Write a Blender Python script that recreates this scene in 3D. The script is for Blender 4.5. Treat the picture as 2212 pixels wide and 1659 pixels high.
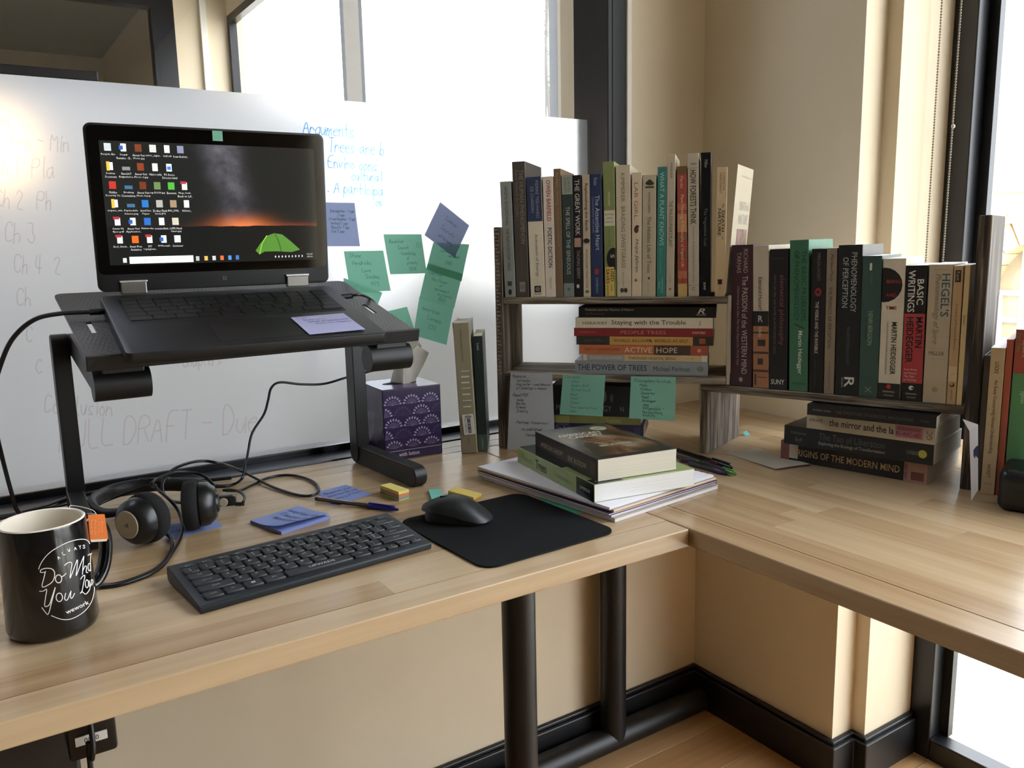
import bpy, bmesh, math, random
from mathutils import Vector, Matrix

random.seed(7)
V = Vector
PI = math.pi
rad = math.radians
scene = bpy.context.scene
COL = scene.collection
for o in list(bpy.data.objects):
    bpy.data.objects.remove(o)

# ------------------------------------------------------------------ camera
DZ = 0.78                                  # desk top above the floor
CAM = V((0, 0, DZ + 0.385))
F, CX, CY = 1803.6, 1106.0, 829.5
YAW, PITCH, ROLL = rad(33.2263), rad(9.6388), rad(1.1972)
_fwd = V((math.sin(YAW) * math.cos(PITCH), math.cos(YAW) * math.cos(PITCH), -math.sin(PITCH)))
_r0 = V((math.cos(YAW), -math.sin(YAW), 0))
_d0 = _fwd.cross(_r0)
_right = math.cos(ROLL) * _r0 + math.sin(ROLL) * _d0
_down = -math.sin(ROLL) * _r0 + math.cos(ROLL) * _d0
cam_data = bpy.data.cameras.new('camera')
cam_data.sensor_width = 36.0
cam_data.lens = F / 2212.0 * 36.0
cam_data.clip_start = 0.02
cam = bpy.data.objects.new('camera', cam_data)
COL.objects.link(cam)
_m = Matrix((_right, -_down, -_fwd)).transposed().to_4x4()
_m.translation = CAM
cam.matrix_world = _m
scene.camera = cam

# ------------------------------------------------------------------ world and exposure
SKY = 8.0
FILL, GLOBE = 15.0, 6.0                  # added fill panel and globe lamp of the next room
world = bpy.data.worlds.new('sky')
scene.world = world
world.use_nodes = True
_bg = world.node_tree.nodes['Background']
_bg.inputs[0].default_value = (0.88, 0.94, 1.0, 1)
_bg.inputs[1].default_value = SKY
scene.view_settings.view_transform = 'Standard'
scene.view_settings.look = 'None'
scene.view_settings.gamma = 1.0
scene.view_settings.use_curve_mapping = False
scene.view_settings.exposure = 0.0
scene.cycles.use_denoising = True
scene.cycles.max_bounces = 8
scene.cycles.diffuse_bounces = 4
scene.cycles.transparent_max_bounces = 12
scene.cycles.transmission_bounces = 6
scene.cycles.sample_clamp_indirect = 6.0


# ------------------------------------------------------------------ pixel -> place
def ray(u, v):
    return _right * ((u - CX) / F) + _down * ((v - CY) / F) + _fwd


def dk(u, v, z=0.0):
    d = ray(u, v)
    return CAM + d * ((DZ + z - CAM.z) / d.z)


def onY(u, v, y):
    d = ray(u, v)
    return CAM + d * (y / d.y)


def onX(u, v, x):
    d = ray(u, v)
    return CAM + d * (x / d.x)


def onP(u, v, p, n):
    d = ray(u, v)
    return CAM + d * ((p - CAM).dot(n) / d.dot(n))


# ------------------------------------------------------------------ materials
def hx(c):
    if isinstance(c, tuple):
        return c
    c = c.lstrip('#')
    out = []
    for i in (0, 2, 4):
        s = int(c[i:i + 2], 16) / 255
        out.append(s / 12.92 if s <= 0.04045 else ((s + 0.055) / 1.055) ** 2.4)
    return tuple(out)


_mats = {}


class NT:
    """tiny node-tree helper"""
    def __init__(self, name):
        self.m = bpy.data.materials.new(name)
        self.m.use_nodes = True
        self.t = self.m.node_tree
        self.b = self.t.nodes['Principled BSDF']
        self.out = self.t.nodes['Material Output']

    def n(self, kind, **kw):
        x = self.t.nodes.new(kind)
        for k, v in kw.items():
            if k.startswith('i_'):
                key = k[2:]
                x.inputs[int(key) if key.isdigit() else key.replace('_', ' ')].default_value = v
            else:
                setattr(x, k, v)
        return x

    def l(self, a, b):
        self.t.links.new(a, b)


def c4(c, k=1.0):
    c = hx(c)
    return (min(c[0] * k, 1), min(c[1] * k, 1), min(c[2] * k, 1), 1)


def mat(name, col, rough=0.5, metal=0.0, spec=0.5, var=0.0, scale=40.0, bump=0.0, coat=0.0, emit=0.0, sheen=0.0):
    key = (name, str(col), rough, metal, var, emit)
    if key in _mats:
        return _mats[key]
    T = NT(name)
    b = T.b
    b.inputs['Base Color'].default_value = c4(col)
    b.inputs['Roughness'].default_value = rough
    b.inputs['Metallic'].default_value = metal
    b.inputs['Specular IOR Level'].default_value = spec
    b.inputs['Coat Weight'].default_value = coat
    b.inputs['Coat Roughness'].default_value = 0.08
    b.inputs['Sheen Weight'].default_value = sheen
    if emit:
        b.inputs['Emission Color'].default_value = c4(col)
        b.inputs['Emission Strength'].default_value = emit
    if var or bump:
        tc = T.n('ShaderNodeTexCoord')
        no = T.n('ShaderNodeTexNoise', i_Scale=scale, i_Detail=5.0, i_Roughness=0.6)
        T.l(tc.outputs['Object'], no.inputs['Vector'])
        if var:
            r = T.n('ShaderNodeValToRGB')
            r.color_ramp.elements[0].position = 0.3
            r.color_ramp.elements[1].position = 0.7
            r.color_ramp.elements[0].color = c4(col, 1 - var)
            r.color_ramp.elements[1].color = c4(col, 1 + var)
            T.l(no.outputs['Fac'], r.inputs[0])
            T.l(r.outputs[0], b.inputs['Base Color'])
        if bump:
            bp = T.n('ShaderNodeBump', i_Strength=bump, i_Distance=0.002)
            T.l(no.outputs['Fac'], bp.inputs['Height'])
            T.l(bp.outputs[0], b.inputs['Normal'])
    _mats[key] = T.m
    return T.m


def wood_mat(name, c_dark, c_mid, c_light, axis=0, rough=0.3, gscale=1.0, rnd=0.5, bump=0.08, lo=0.3, mid=0.55, hi=0.85):
    """long-grained timber; every piece takes its own tone from Object Info"""
    T = NT(name)
    tc = T.n('ShaderNodeTexCoord')
    oi = T.n('ShaderNodeObjectInfo')
    add = T.n('ShaderNodeVectorMath', operation='ADD')
    sc_ = T.n('ShaderNodeVectorMath', operation='SCALE')
    comb = T.n('ShaderNodeCombineXYZ', i_0=17.0, i_1=31.0, i_2=23.0)
    T.l(comb.outputs[0], sc_.inputs[0])
    T.l(oi.outputs['Random'], sc_.inputs['Scale'])
    T.l(tc.outputs['Object'], add.inputs[0])
    T.l(sc_.outputs[0], add.inputs[1])
    s = [60.0 * gscale] * 3
    s[axis] = 2.2 * gscale
    mp = T.n('ShaderNodeMapping')
    mp.inputs['Scale'].default_value = s
    T.l(add.outputs[0], mp.inputs[0])
    n1 = T.n('ShaderNodeTexNoise', i_Scale=1.0, i_Detail=7.0, i_Roughness=0.62, i_Distortion=0.5)
    T.l(mp.outputs[0], n1.inputs['Vector'])
    s2 = [9.0 * gscale] * 3
    s2[axis] = 1.1 * gscale
    mp2 = T.n('ShaderNodeMapping')
    mp2.inputs['Scale'].default_value = s2
    T.l(add.outputs[0], mp2.inputs[0])
    n2 = T.n('ShaderNodeTexNoise', i_Scale=1.0, i_Detail=3.0)
    T.l(mp2.outputs[0], n2.inputs['Vector'])
    m1 = T.n('ShaderNodeMath', operation='MULTIPLY_ADD', i_1=0.45, i_2=0.0)
    T.l(n1.outputs['Fac'], m1.inputs[0])
    m2 = T.n('ShaderNodeMath', operation='MULTIPLY_ADD', i_1=0.45)
    T.l(n2.outputs['Fac'], m2.inputs[0])
    T.l(m1.outputs[0], m2.inputs[2])
    m3 = T.n('ShaderNodeMath', operation='MULTIPLY_ADD', i_1=rnd * 0.55)
    T.l(oi.outputs['Random'], m3.inputs[0])
    T.l(m2.outputs[0], m3.inputs[2])
    r = T.n('ShaderNodeValToRGB')
    e = r.color_ramp.elements
    e[0].position, e[0].color = lo, c4(c_dark)
    e[1].position, e[1].color = hi, c4(c_light)
    k = e.new(mid)
    k.color = c4(c_mid)
    T.l(m3.outputs[0], r.inputs[0])
    T.l(r.outputs[0], T.b.inputs['Base Color'])
    rr = T.n('ShaderNodeMapRange', i_3=rough - 0.06, i_4=rough + 0.1)
    T.l(n2.outputs['Fac'], rr.inputs[0])
    T.l(rr.outputs[0], T.b.inputs['Roughness'])
    bp = T.n('ShaderNodeBump', i_Strength=bump, i_Distance=0.001)
    T.l(n1.outputs['Fac'], bp.inputs['Height'])
    T.l(bp.outputs[0], T.b.inputs['Normal'])
    return T.m


def glass_mat(name, tint=(1, 1, 1), ior=1.45):
    T = NT(name)
    tr = T.n('ShaderNodeBsdfTransparent')
    tr.inputs[0].default_value = (*tint, 1)
    gl = T.n('ShaderNodeBsdfGlossy')
    gl.inputs['Roughness'].default_value = 0.01
    lw = T.n('ShaderNodeLayerWeight', i_Blend=0.5)
    pw = T.n('ShaderNodeMath', operation='POWER', i_1=5.0)
    T.l(lw.outputs['Facing'], pw.inputs[0])
    fr = T.n('ShaderNodeMath', operation='MULTIPLY_ADD', i_1=0.9, i_2=0.035)
    T.l(pw.outputs[0], fr.inputs[0])
    mx = T.n('ShaderNodeMixShader')
    T.l(fr.outputs[0], mx.inputs[0])
    T.l(tr.outputs[0], mx.inputs[1])
    T.l(gl.outputs[0], mx.inputs[2])
    T.l(mx.outputs[0], T.out.inputs[0])
    return T.m


def film_mat(name):
    """satin frosted film: diffuses what passes through, keeps a soft glow of bright things behind"""
    T = NT(name)
    tl = T.n('ShaderNodeBsdfTranslucent')
    tl.inputs[0].default_value = (0.86, 0.92, 0.99, 1)
    df = T.n('ShaderNodeBsdfDiffuse')
    df.inputs[0].default_value = (0.84, 0.87, 0.90, 1)
    rf = T.n('ShaderNodeBsdfRefraction', i_Roughness=0.55, i_IOR=1.2)
    rf.inputs[0].default_value = (0.97, 0.98, 1, 1)
    gl = T.n('ShaderNodeBsdfGlossy', i_Roughness=0.22)
    gl.inputs[0].default_value = (0.9, 0.9, 0.9, 1)
    a = T.n('ShaderNodeMixShader', i_0=0.30)
    b = T.n('ShaderNodeMixShader', i_0=0.50)
    c = T.n('ShaderNodeMixShader', i_0=0.04)
    T.l(tl.outputs[0], a.inputs[1])
    T.l(df.outputs[0], a.inputs[2])
    T.l(a.outputs[0], b.inputs[1])
    T.l(rf.outputs[0], b.inputs[2])
    T.l(b.outputs[0], c.inputs[1])
    T.l(gl.outputs[0], c.inputs[2])
    T.l(c.outputs[0], T.out.inputs[0])
    return T.m


def paper_mat(name, col, trans=0.35):
    key = ('paper', name, str(col), trans)
    if key in _mats:
        return _mats[key]
    T = NT(name)
    df = T.n('ShaderNodeBsdfDiffuse')
    df.inputs[0].default_value = c4(col)
    tl = T.n('ShaderNodeBsdfTranslucent')
    tl.inputs[0].default_value = c4(col)
    mx = T.n('ShaderNodeMixShader', i_0=trans)
    T.l(df.outputs[0], mx.inputs[1])
    T.l(tl.outputs[0], mx.inputs[2])
    T.l(mx.outputs[0], T.out.inputs[0])
    _mats[key] = T.m
    return T.m


def pages_mat(name, col, axis):
    """page block: fine leaf lines across the thickness (local x)"""
    key = ('pages', str(col))
    if key in _mats:
        return _mats[key]
    T = NT(name)
    tc = T.n('ShaderNodeTexCoord')
    mp = T.n('ShaderNodeMapping')
    mp.inputs['Scale'].default_value = (1700, 6, 6)
    T.l(tc.outputs['Object'], mp.inputs[0])
    no = T.n('ShaderNodeTexNoise', i_Scale=1.0, i_Detail=2.0)
    T.l(mp.outputs[0], no.inputs['Vector'])
    r = T.n('ShaderNodeValToRGB')
    r.color_ramp.elements[0].position, r.color_ramp.elements[0].color = 0.3, c4(col, 0.86)
    r.color_ramp.elements[1].position, r.color_ramp.elements[1].color = 0.65, c4(col, 1.0)
    T.l(no.outputs['Fac'], r.inputs[0])
    T.l(r.outputs[0], T.b.inputs['Base Color'])
    T.b.inputs['Roughness'].default_value = 0.85
    _mats[key] = T.m
    return T.m


# ------------------------------------------------------------------ mesh building
class G:
    def __init__(self):
        self.v, self.f, self.mi = [], [], []
        self.T = None

    def add(self, vs, fs, mi=0):
        n = len(self.v)
        for p in vs:
            p = V(p)
            self.v.append(self.T @ p if self.T else p)
        for f in fs:
            self.f.append([i + n for i in f])
            self.mi.append(mi)
        return self

    def box(self, x0, x1, y0, y1, z0, z1, mi=0):
        vs = [(x, y, z) for z in (z0, z1) for y in (y0, y1) for x in (x0, x1)]
        return self.add(vs, [(0, 2, 3, 1), (4, 5, 7, 6), (0, 1, 5, 4), (2, 6, 7, 3), (0, 4, 6, 2), (1, 3, 7, 5)], mi)

    def prism(self, poly, a, b, ax=2, mi=0):
        """extrude a 2-D polygon (ccw in the other two axes) along axis ax"""
        def P(p, t):
            return {2: (p[0], p[1], t), 0: (t, p[0], p[1]), 1: (p[1], t, p[0])}[ax]
        n = len(poly)
        vs = [P(p, a) for p in poly] + [P(p, b) for p in poly]
        fs = [tuple(range(n - 1, -1, -1)), tuple(range(n, 2 * n))]
        fs += [(i, (i + 1) % n, n + (i + 1) % n, n + i) for i in range(n)]
        return self.add(vs, fs, mi)

    def tube(self, pts, r, n=8, mi=0, flat=1.0):
        pts = [V(p) for p in pts]
        rs = r if isinstance(r, (list, tuple)) else [r] * len(pts)
        up = V((0, 0, 1))
        vs, fs = [], []
        for i, p in enumerate(pts):
            t = (pts[min(i + 1, len(pts) - 1)] - pts[max(i - 1, 0)]).normalized()
            a = up - t * up.dot(t)
            if a.length < 0.05:
                a = V((1, 0, 0)) - t * t.x
            a.normalize()
            b = t.cross(a)
            up = a
            for k in range(n):
                w = 2 * PI * k / n
                vs.append(p + (a * math.cos(w) + b * math.sin(w) * flat) * rs[i])
        for i in range(len(pts) - 1):
            for k in range(n):
                k2 = (k + 1) % n
                fs.append((i * n + k, i * n + k2, (i + 1) * n + k2, (i + 1) * n + k))
        fs.append(tuple(range(n - 1, -1, -1)))
        m = (len(pts) - 1) * n
        fs.append(tuple(range(m, m + n)))
        fs = [tuple(reversed(q)) for q in fs]
        return self.add(vs, fs, mi)

    def lathe(self, prof, n=32, mi=0, ax=2, cap=True):
        def P(r, t, w):
            c, s = r * math.cos(w), r * math.sin(w)
            return {2: (c, s, t), 0: (t, c, s), 1: (s, t, c)}[ax]
        vs = [P(r, t, 2 * PI * k / n) for r, t in prof for k in range(n)]
        fs = []
        for i in range(len(prof) - 1):
            for k in range(n):
                k2 = (k + 1) % n
                fs.append((i * n + k, i * n + k2, (i + 1) * n + k2, (i + 1) * n + k))
        if cap:
            fs.append(tuple(range(n - 1, -1, -1)))
            m = (len(prof) - 1) * n
            fs.append(tuple(range(m, m + n)))
        return self.add(vs, fs, mi)

    def grid(self, fn, nu, nv, mi=0, loop=False):
        vs = [fn(i / nu, j / nv) for j in range(nv + 1) for i in range(nu + 1)]
        fs = [(j * (nu + 1) + i, j * (nu + 1) + i + 1, (j + 1) * (nu + 1) + i + 1, (j + 1) * (nu + 1) + i)
              for j in range(nv) for i in range(nu)]
        return self.add(vs, fs, mi)

    def mesh(self, name, mats, bevel=0.0, seg=2, smooth=None):
        me = bpy.data.meshes.new(name)
        me.from_pydata(self.v, [], self.f)
        for m in (mats if isinstance(mats, (list, tuple)) else [mats]):
            me.materials.append(m)
        if any(self.mi):
            me.polygons.foreach_set('material_index', self.mi)
        if bevel:
            bm = bmesh.new()
            bm.from_mesh(me)
            bmesh.ops.remove_doubles(bm, verts=bm.verts, dist=1e-6)
            eds = [e for e in bm.edges if len(e.link_faces) == 2 and e.calc_face_angle(0) > 0.5]
            bmesh.ops.bevel(bm, geom=eds, offset=bevel, segments=seg, affect='EDGES', clamp_overlap=True, profile=0.5)
            bm.to_mesh(me)
            bm.free()
        if smooth is not None:
            me.shade_smooth()
            me.set_sharp_from_angle(angle=rad(smooth))
        me.update()
        return me

    def obj(self, name, mats, parent=None, M=None, bevel=0.0, seg=2, smooth=None, **props):
        return put(name, self.mesh(name, mats, bevel, seg, smooth), parent, M, **props)


def put(name, me, parent=None, M=None, **props):
    o = bpy.data.objects.new(name, me)
    COL.objects.link(o)
    if parent is not None:
        o.parent = parent
    if M is not None:
        o.matrix_local = M
    for k, v in props.items():
        if v is not None:
            o[k] = v
    return o


def thing(name, label, category, M=None, group=None):
    return put(name, None, None, M if M is not None else Matrix.Identity(4), label=label, category=category, group=group)


def struct(name, label=None):
    return put(name, None, None, Matrix.Identity(4), kind='structure', label=label)


def frame(o, x, y, z=None):
    x, y = V(x).normalized(), V(y).normalized()
    z = x.cross(y).normalized() if z is None else V(z)
    M = Matrix((x, y, z)).transposed().to_4x4()
    M.translation = V(o)
    return M


def at(x, y, z, rz=0.0):
    return Matrix.Translation((x, y, z)) @ Matrix.Rotation(rz, 4, 'Z')


def rrect(x0, x1, y0, y1, r, n=5):
    pts = []
    for cx, cy, a0 in ((x1 - r, y0 + r, -90), (x1 - r, y1 - r, 0), (x0 + r, y1 - r, 90), (x0 + r, y0 + r, 180)):
        for k in range(n + 1):
            a = rad(a0 + 90 * k / n)
            pts.append((cx + r * math.cos(a), cy + r * math.sin(a)))
    return pts


def smooth_path(pts, n=6):
    pts = [V(p) for p in pts]
    out = []
    for i in range(len(pts) - 1):
        p0, p1, p2, p3 = pts[max(i - 1, 0)], pts[i], pts[i + 1], pts[min(i + 2, len(pts) - 1)]
        for k in range(n):
            t = k / n
            out.append(0.5 * ((2 * p1) + (p2 - p0) * t + (2 * p0 - 5 * p1 + 4 * p2 - p3) * t * t
                              + (3 * p1 - p0 - 3 * p2 + p3) * t ** 3))
    out.append(pts[-1])
    return out


# ------------------------------------------------------------------ lettering
_fontcache = {}


def font_geom(s, bold=0.0, shear=0.0, res=2):
    bold = min(bold, .011)
    key = (s, bold, shear, res)
    if key not in _fontcache:
        cu = bpy.data.curves.new('lettering', 'FONT')
        cu.body = s
        cu.size = 1.0
        cu.offset = bold
        cu.shear = shear
        cu.resolution_u = res
        o = bpy.data.objects.new('lettering', cu)
        me = bpy.data.meshes.new_from_object(o)
        vs = [v.co.copy() for v in me.vertices]
        fs = [tuple(p.vertices) for p in me.polygons]
        bpy.data.objects.remove(o)
        bpy.data.curves.remove(cu)
        bpy.data.meshes.remove(me)
        if vs:
            xs, ys = [v.x for v in vs], [v.y for v in vs]
            bb = (min(xs), max(xs), min(ys), max(ys))
        else:
            bb = (0, 1, 0, 1)
        _fontcache[key] = (vs, fs, bb)
    return _fontcache[key]


def text_fit(s, L, H, bold=0.0, shear=0.0, res=2, stretch=1.35):
    """lettering centred on the origin in xy, fitted to length L with letters no taller than H"""
    vs, fs, bb = font_geom(s, bold, shear, res)
    w, h = bb[1] - bb[0], bb[3] - bb[2]
    sx = L / max(w, 1e-6)
    sy = min(H / max(h, 1e-6), sx * stretch)
    sx = min(sx, sy * 1.7)
    mx, my = (bb[0] + bb[1]) / 2, (bb[2] + bb[3]) / 2
    return [((v.x - mx) * sx, (v.y - my) * sy) for v in vs], fs


def text_obj(name, s, m, parent, M, L, H, fn=None, **kw):
    pts, fs = text_fit(s, L, H, **kw)
    g = G()
    g.add([fn(*p) if fn else (p[0], p[1], 0) for p in pts], fs)
    return g.obj(name, m, parent, M)


_GL = {
    'a': "45 25 14 13 22 32 44/45 43 52", 'b': "18 12/14 25 35 44 43 32 22 13", 'c': "44 35 25 14 13 22 32 43",
    'd': "45 25 14 13 22 32 43/48 42", 'e': "14 44 45 25 14 13 22 42", 'f': "48 38 27 22/15 35",
    'g': "45 25 14 13 22 32 43/45 41 30 20 11", 'h': "18 12/14 25 35 44 42", 'i': "25 22/26 27", 'j': "35 31 20 10",
    'k': "18 12/45 13/24 42", 'l': "28 23 32", 'm': "15 12/14 25 34 32/34 45 54 52", 'n': "15 12/14 25 35 44 42",
    'o': "25 14 13 22 32 43 44 35 25", 'p': "15 10/14 25 35 44 43 32 22 13", 'q': "45 25 14 13 22 32 43/45 40",
    'r': "15 12/14 25 35 44", 's': "45 25 14 33 42 22 12", 't': "28 23 32/15 45", 'u': "15 13 22 32 44/45 42",
    'v': "15 22 45", 'w': "15 22 34 42 55", 'x': "15 42/45 12", 'y': "15 13 22 43/45 41 30 20", 'z': "15 45 12 42",
    'A': "12 38 52/24 44", 'B': "12 18 38 47 36 15/36 45 43 32 12", 'C': "57 48 28 16 14 22 42 53",
    'D': "12 18 38 56 54 32 12", 'E': "58 18 12 52/15 45", 'F': "58 18 12/15 45", 'G': "57 48 28 16 14 22 42 54 34",
    'H': "18 12/58 52/15 55", 'I': "38 32/18 58/12 52", 'J': "48 43 32 22 13", 'K': "18 12/58 15 52", 'L': "18 12 52",
    'M': "12 18 35 58 52", 'N': "12 18 52 58", 'O': "28 16 14 22 42 54 56 48 28", 'P': "12 18 48 57 56 45 15",
    'R': "12 18 48 57 56 45 15/35 52", 'S': "57 48 28 17 26 45 54 42 22 13", 'T': "18 58/38 32",
    'U': "18 13 22 42 53 58", 'V': "18 32 58", 'W': "18 22 36 42 58", 'Y': "18 35 58/35 32", 'Z': "18 58 12 52",
    '0': "28 16 14 22 42 54 56 48 28", '1': "17 28 22", '2': "17 28 47 46 12 52", '3': "18 48 35 54 42 22 13",
    '4': "28 14 54/48 42", '5': "58 18 15 45 54 42 12", '6': "48 15 13 22 42 53 44 14", '7': "18 58 22",
    '8': "35 17 28 48 57 35 13 22 42 53 35", '9': "55 25 17 48 57 42", '-': "15 45", '.': "22 32", ':': "23 24/26 27",
    '(': "38 25 32", ')': "18 35 12", '*': "16 36/27 25", '?': "17 28 47 35 34/32 33", "'": "28 27", ',': "22 11",
    '!': "28 24/22 23", '/': "12 58",
}


def strokes(s, jit=0.25, seed=0, slant=0.15):
    """hand lettering: list of polylines in em units (cap height 1), pen moves right"""
    rnd = random.Random(seed + len(s) * 31)
    x, out = 0.0, []
    for ch in s:
        if ch == ' ':
            x += 0.55
            continue
        wmax = 0
        dy = rnd.uniform(-jit, jit) * 0.3
        for st in _GL.get(ch, _GL['o']).split('/'):
            pl = []
            for q in st.split():
                gx, gy = int(q[0]) - 1 + rnd.uniform(-jit, jit), int(q[1]) - 2 + rnd.uniform(-jit, jit) + dy
                pl.append((x + (gx + gy * slant) / 6.0, gy / 6.0))
                wmax = max(wmax, int(q[0]) - 1)
            for _ in range(2 if len(pl) > 2 else 0):
                q2 = [pl[0]]
                for a, b in zip(pl, pl[1:]):
                    q2 += [(a[0] * .75 + b[0] * .25, a[1] * .75 + b[1] * .25), (a[0] * .25 + b[0] * .75, a[1] * .25 + b[1] * .75)]
                q2.append(pl[-1])
                pl = q2
            out.append(pl)
        x += wmax / 6.0 + 0.22
    return out, x


def ribbon(g, pl, w, fn):
    """a flat pen line of width w along the 2-D polyline pl, mapped to space by fn"""
    pts = [pl[0]]
    for q in pl[1:]:
        if math.hypot(q[0] - pts[-1][0], q[1] - pts[-1][1]) > w * .12:
            pts.append(q)
    if len(pts) < 2:
        return
    vs = []
    n = len(pts)
    for i, q in enumerate(pts):
        a, b = pts[max(i - 1, 0)], pts[min(i + 1, n - 1)]
        dx, dy = b[0] - a[0], b[1] - a[1]
        L = math.hypot(dx, dy) or 1e-9
        ux, uy = dx / L * w / 2, dy / L * w / 2
        e = -1 if i == 0 else (1 if i == n - 1 else 0)
        vs += [fn(q[0] - uy + ux * e, q[1] + ux + uy * e), fn(q[0] + uy + ux * e, q[1] - ux + uy * e)]
    g.add(vs, [(2 * i, 2 * i + 1, 2 * i + 3, 2 * i + 2) for i in range(n - 1)])


def handwriting(name, lines, m, parent, fn, pen, M=None, seed=0, jit=0.3):
    """lines: (text, x, y, cap height) in the sheet's own 2-D units"""
    g = G()
    for i, (s, x, y, hgt) in enumerate(lines):
        pls, _ = strokes(s, jit, seed + i)
        for pl in pls:
            ribbon(g, [(x + p[0] * hgt, y + p[1] * hgt) for p in pl], pen, fn)
    return g.obj(name, m, parent, M)


# ================================================================== the setting
def ccw(p):
    a = sum(p[i][0] * p[(i + 1) % len(p)][1] - p[(i + 1) % len(p)][0] * p[i][1] for i in range(len(p)))
    return p if a > 0 else p[::-1]


YW, YGL, XR, YE = 1.411, 1.478, 1.462, 1.0045      # wall plane, glass plane, right wall, its free end
XF0, XF1 = 1.178, 1.228                            # jamb of the partition
CEIL, HEAD, SILL = 2.95, 2.70, 0.90
FILM = DZ + 0.643
m_wall = mat('wall_paint', '#dccdb2', rough=0.75, spec=0.25, var=0.025, scale=6, bump=0.04)
m_white = mat('white_paint', '#e9e4da', rough=0.6)
m_black = mat('black_paint', '#17181a', rough=0.38, spec=0.5, var=0.08, scale=30)
m_frame = mat('black_frame', '#15161a', rough=0.3, spec=0.5)
m_sill = mat('sill_metal', '#2a2f38', rough=0.28, spec=0.6)
m_glass = glass_mat('clear_glass')
m_film = film_mat('frosted_film')
m_conc = mat('concrete', '#c9c3b6', rough=0.9, var=0.1, scale=25)
m_floor = wood_mat('oak_floor', '#86653f', '#ab855a', '#cba97c', axis=0, rough=0.38, gscale=0.7, rnd=0.6)

fl = struct('floor')
G().box(-4.6, 1.80, -5.2, 9.0, -0.12, -0.016).obj('subfloor', m_conc, fl)
rnd = random.Random(3)
y = 1.411 - 0.122
row = 0
while y > -1.4:
    x = -2.2 - rnd.uniform(0, 0.9)
    while x < 1.70:
        L = rnd.uniform(0.9, 1.3)
        x0, x1 = max(x, -2.2), min(x + L, 1.70)
        if x1 - x0 > 0.02:
            G().box(x0 + .0006, x1 - .0006, y + .0006, y + 0.1214, -0.016, 0).obj('plank', m_floor, fl, bevel=0.0008, seg=1)
        x += L
    y -= 0.122
    row += 1
G().box(-4.6, -2.2, -5.2, 1.411, -0.016, 0).box(-2.2, 1.70, -5.2, y + .122, -0.016, 0).obj('far_boards', m_floor, fl)
G().box(-2.2, 1.70, 1.524, 6.0, -0.016, 0).obj('carpet', mat('grey_carpet', '#b0a898', rough=0.95, var=0.2, scale=300), fl)

def solid(name, polys, m, z0, z1):
    g = G()
    for p in polys:
        g.prism(ccw(p), z0, z1)
    return g.obj(name, m, kind='structure')


def R(x0, x1, y0, y1):
    return [(x0, y0), (x1, y0), (x1, y1), (x0, y1)]


solid('ceiling', [R(-4.8, 1.9, -5.4, 9.1)], mat('ceiling_paint', '#9b958a', rough=0.9), CEIL, CEIL + 0.1)
solid('wall_front', [R(-4.6, 1.24, YW, 1.524)], m_wall, 0, DZ - 0.027)
solid('wall_right', [[(1.24, 1.411), (XR, 1.411), (XR, YE), (1.53, YE), (1.53, .973), (1.745, .973), (1.745, .924), (1.80, .924),
                      (1.80, 2.286), (1.70, 2.286), (1.70, 1.524), (1.24, 1.524)]], m_wall, 0, CEIL)
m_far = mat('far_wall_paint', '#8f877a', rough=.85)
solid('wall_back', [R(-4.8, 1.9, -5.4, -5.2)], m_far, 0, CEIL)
solid('wall_next', [R(-2.4, -2.2, 1.524, 9.0)], m_white, 0, CEIL)
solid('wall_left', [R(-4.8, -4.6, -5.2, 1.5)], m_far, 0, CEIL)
solid('wall_side', [R(1.70, 1.80, -5.2, -2.7)], m_wall, 0, CEIL)
solid('wall_pier', [R(-4.6, -2.2, YW, 1.524)], m_wall, DZ - .027, HEAD)
solid('wall_lintel', [R(1.70, 1.80, -2.7, .924)], m_wall, HEAD, CEIL)
solid('wall_neighbour', [R(1.70, 1.80, 3.84, 4.02), R(1.36, 1.80, 6.0, 6.12)], m_wall, 0, CEIL)
solid('wall_neighbour_lintel', [R(1.70, 1.80, 2.286, 6.0)], m_wall, HEAD, CEIL)
solid('wall_neighbour_low', [R(1.70, 1.80, 2.286, 3.84), R(1.70, 1.80, 4.02, 6.0)], m_white, 0, SILL)
solid('wall_far', [R(-2.4, 1.9, 9.0, 9.1), R(1.36, 1.80, 6.12, 9.0)], m_wall, 0, CEIL)
solid('wall_head', [R(-4.6, 1.24, YW, 1.524)], m_wall, HEAD, CEIL)
g = G()
g.box(-2.2, XR, YW - .018, YW, 0, .088)
g.box(-2.2, XR, YW - .011, YW, .088, .098)
g.obj('baseboard_front', m_black, kind='structure', bevel=0.003)
g = G()
for z0, z1, t in ((0, .088, .018), (.088, .098, .011)):
    g.prism(ccw([(XR, YW), (XR - t, YW), (XR - t, YE - t), (1.53 - t, YE - t), (1.53 - t, .973 - t), (1.699, .973 - t), (1.699, .973), (1.53, .973), (1.53, YE), (XR, YE)]), z0, z1)
g.obj('baseboard_right', m_black, kind='structure', bevel=0.003)

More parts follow.
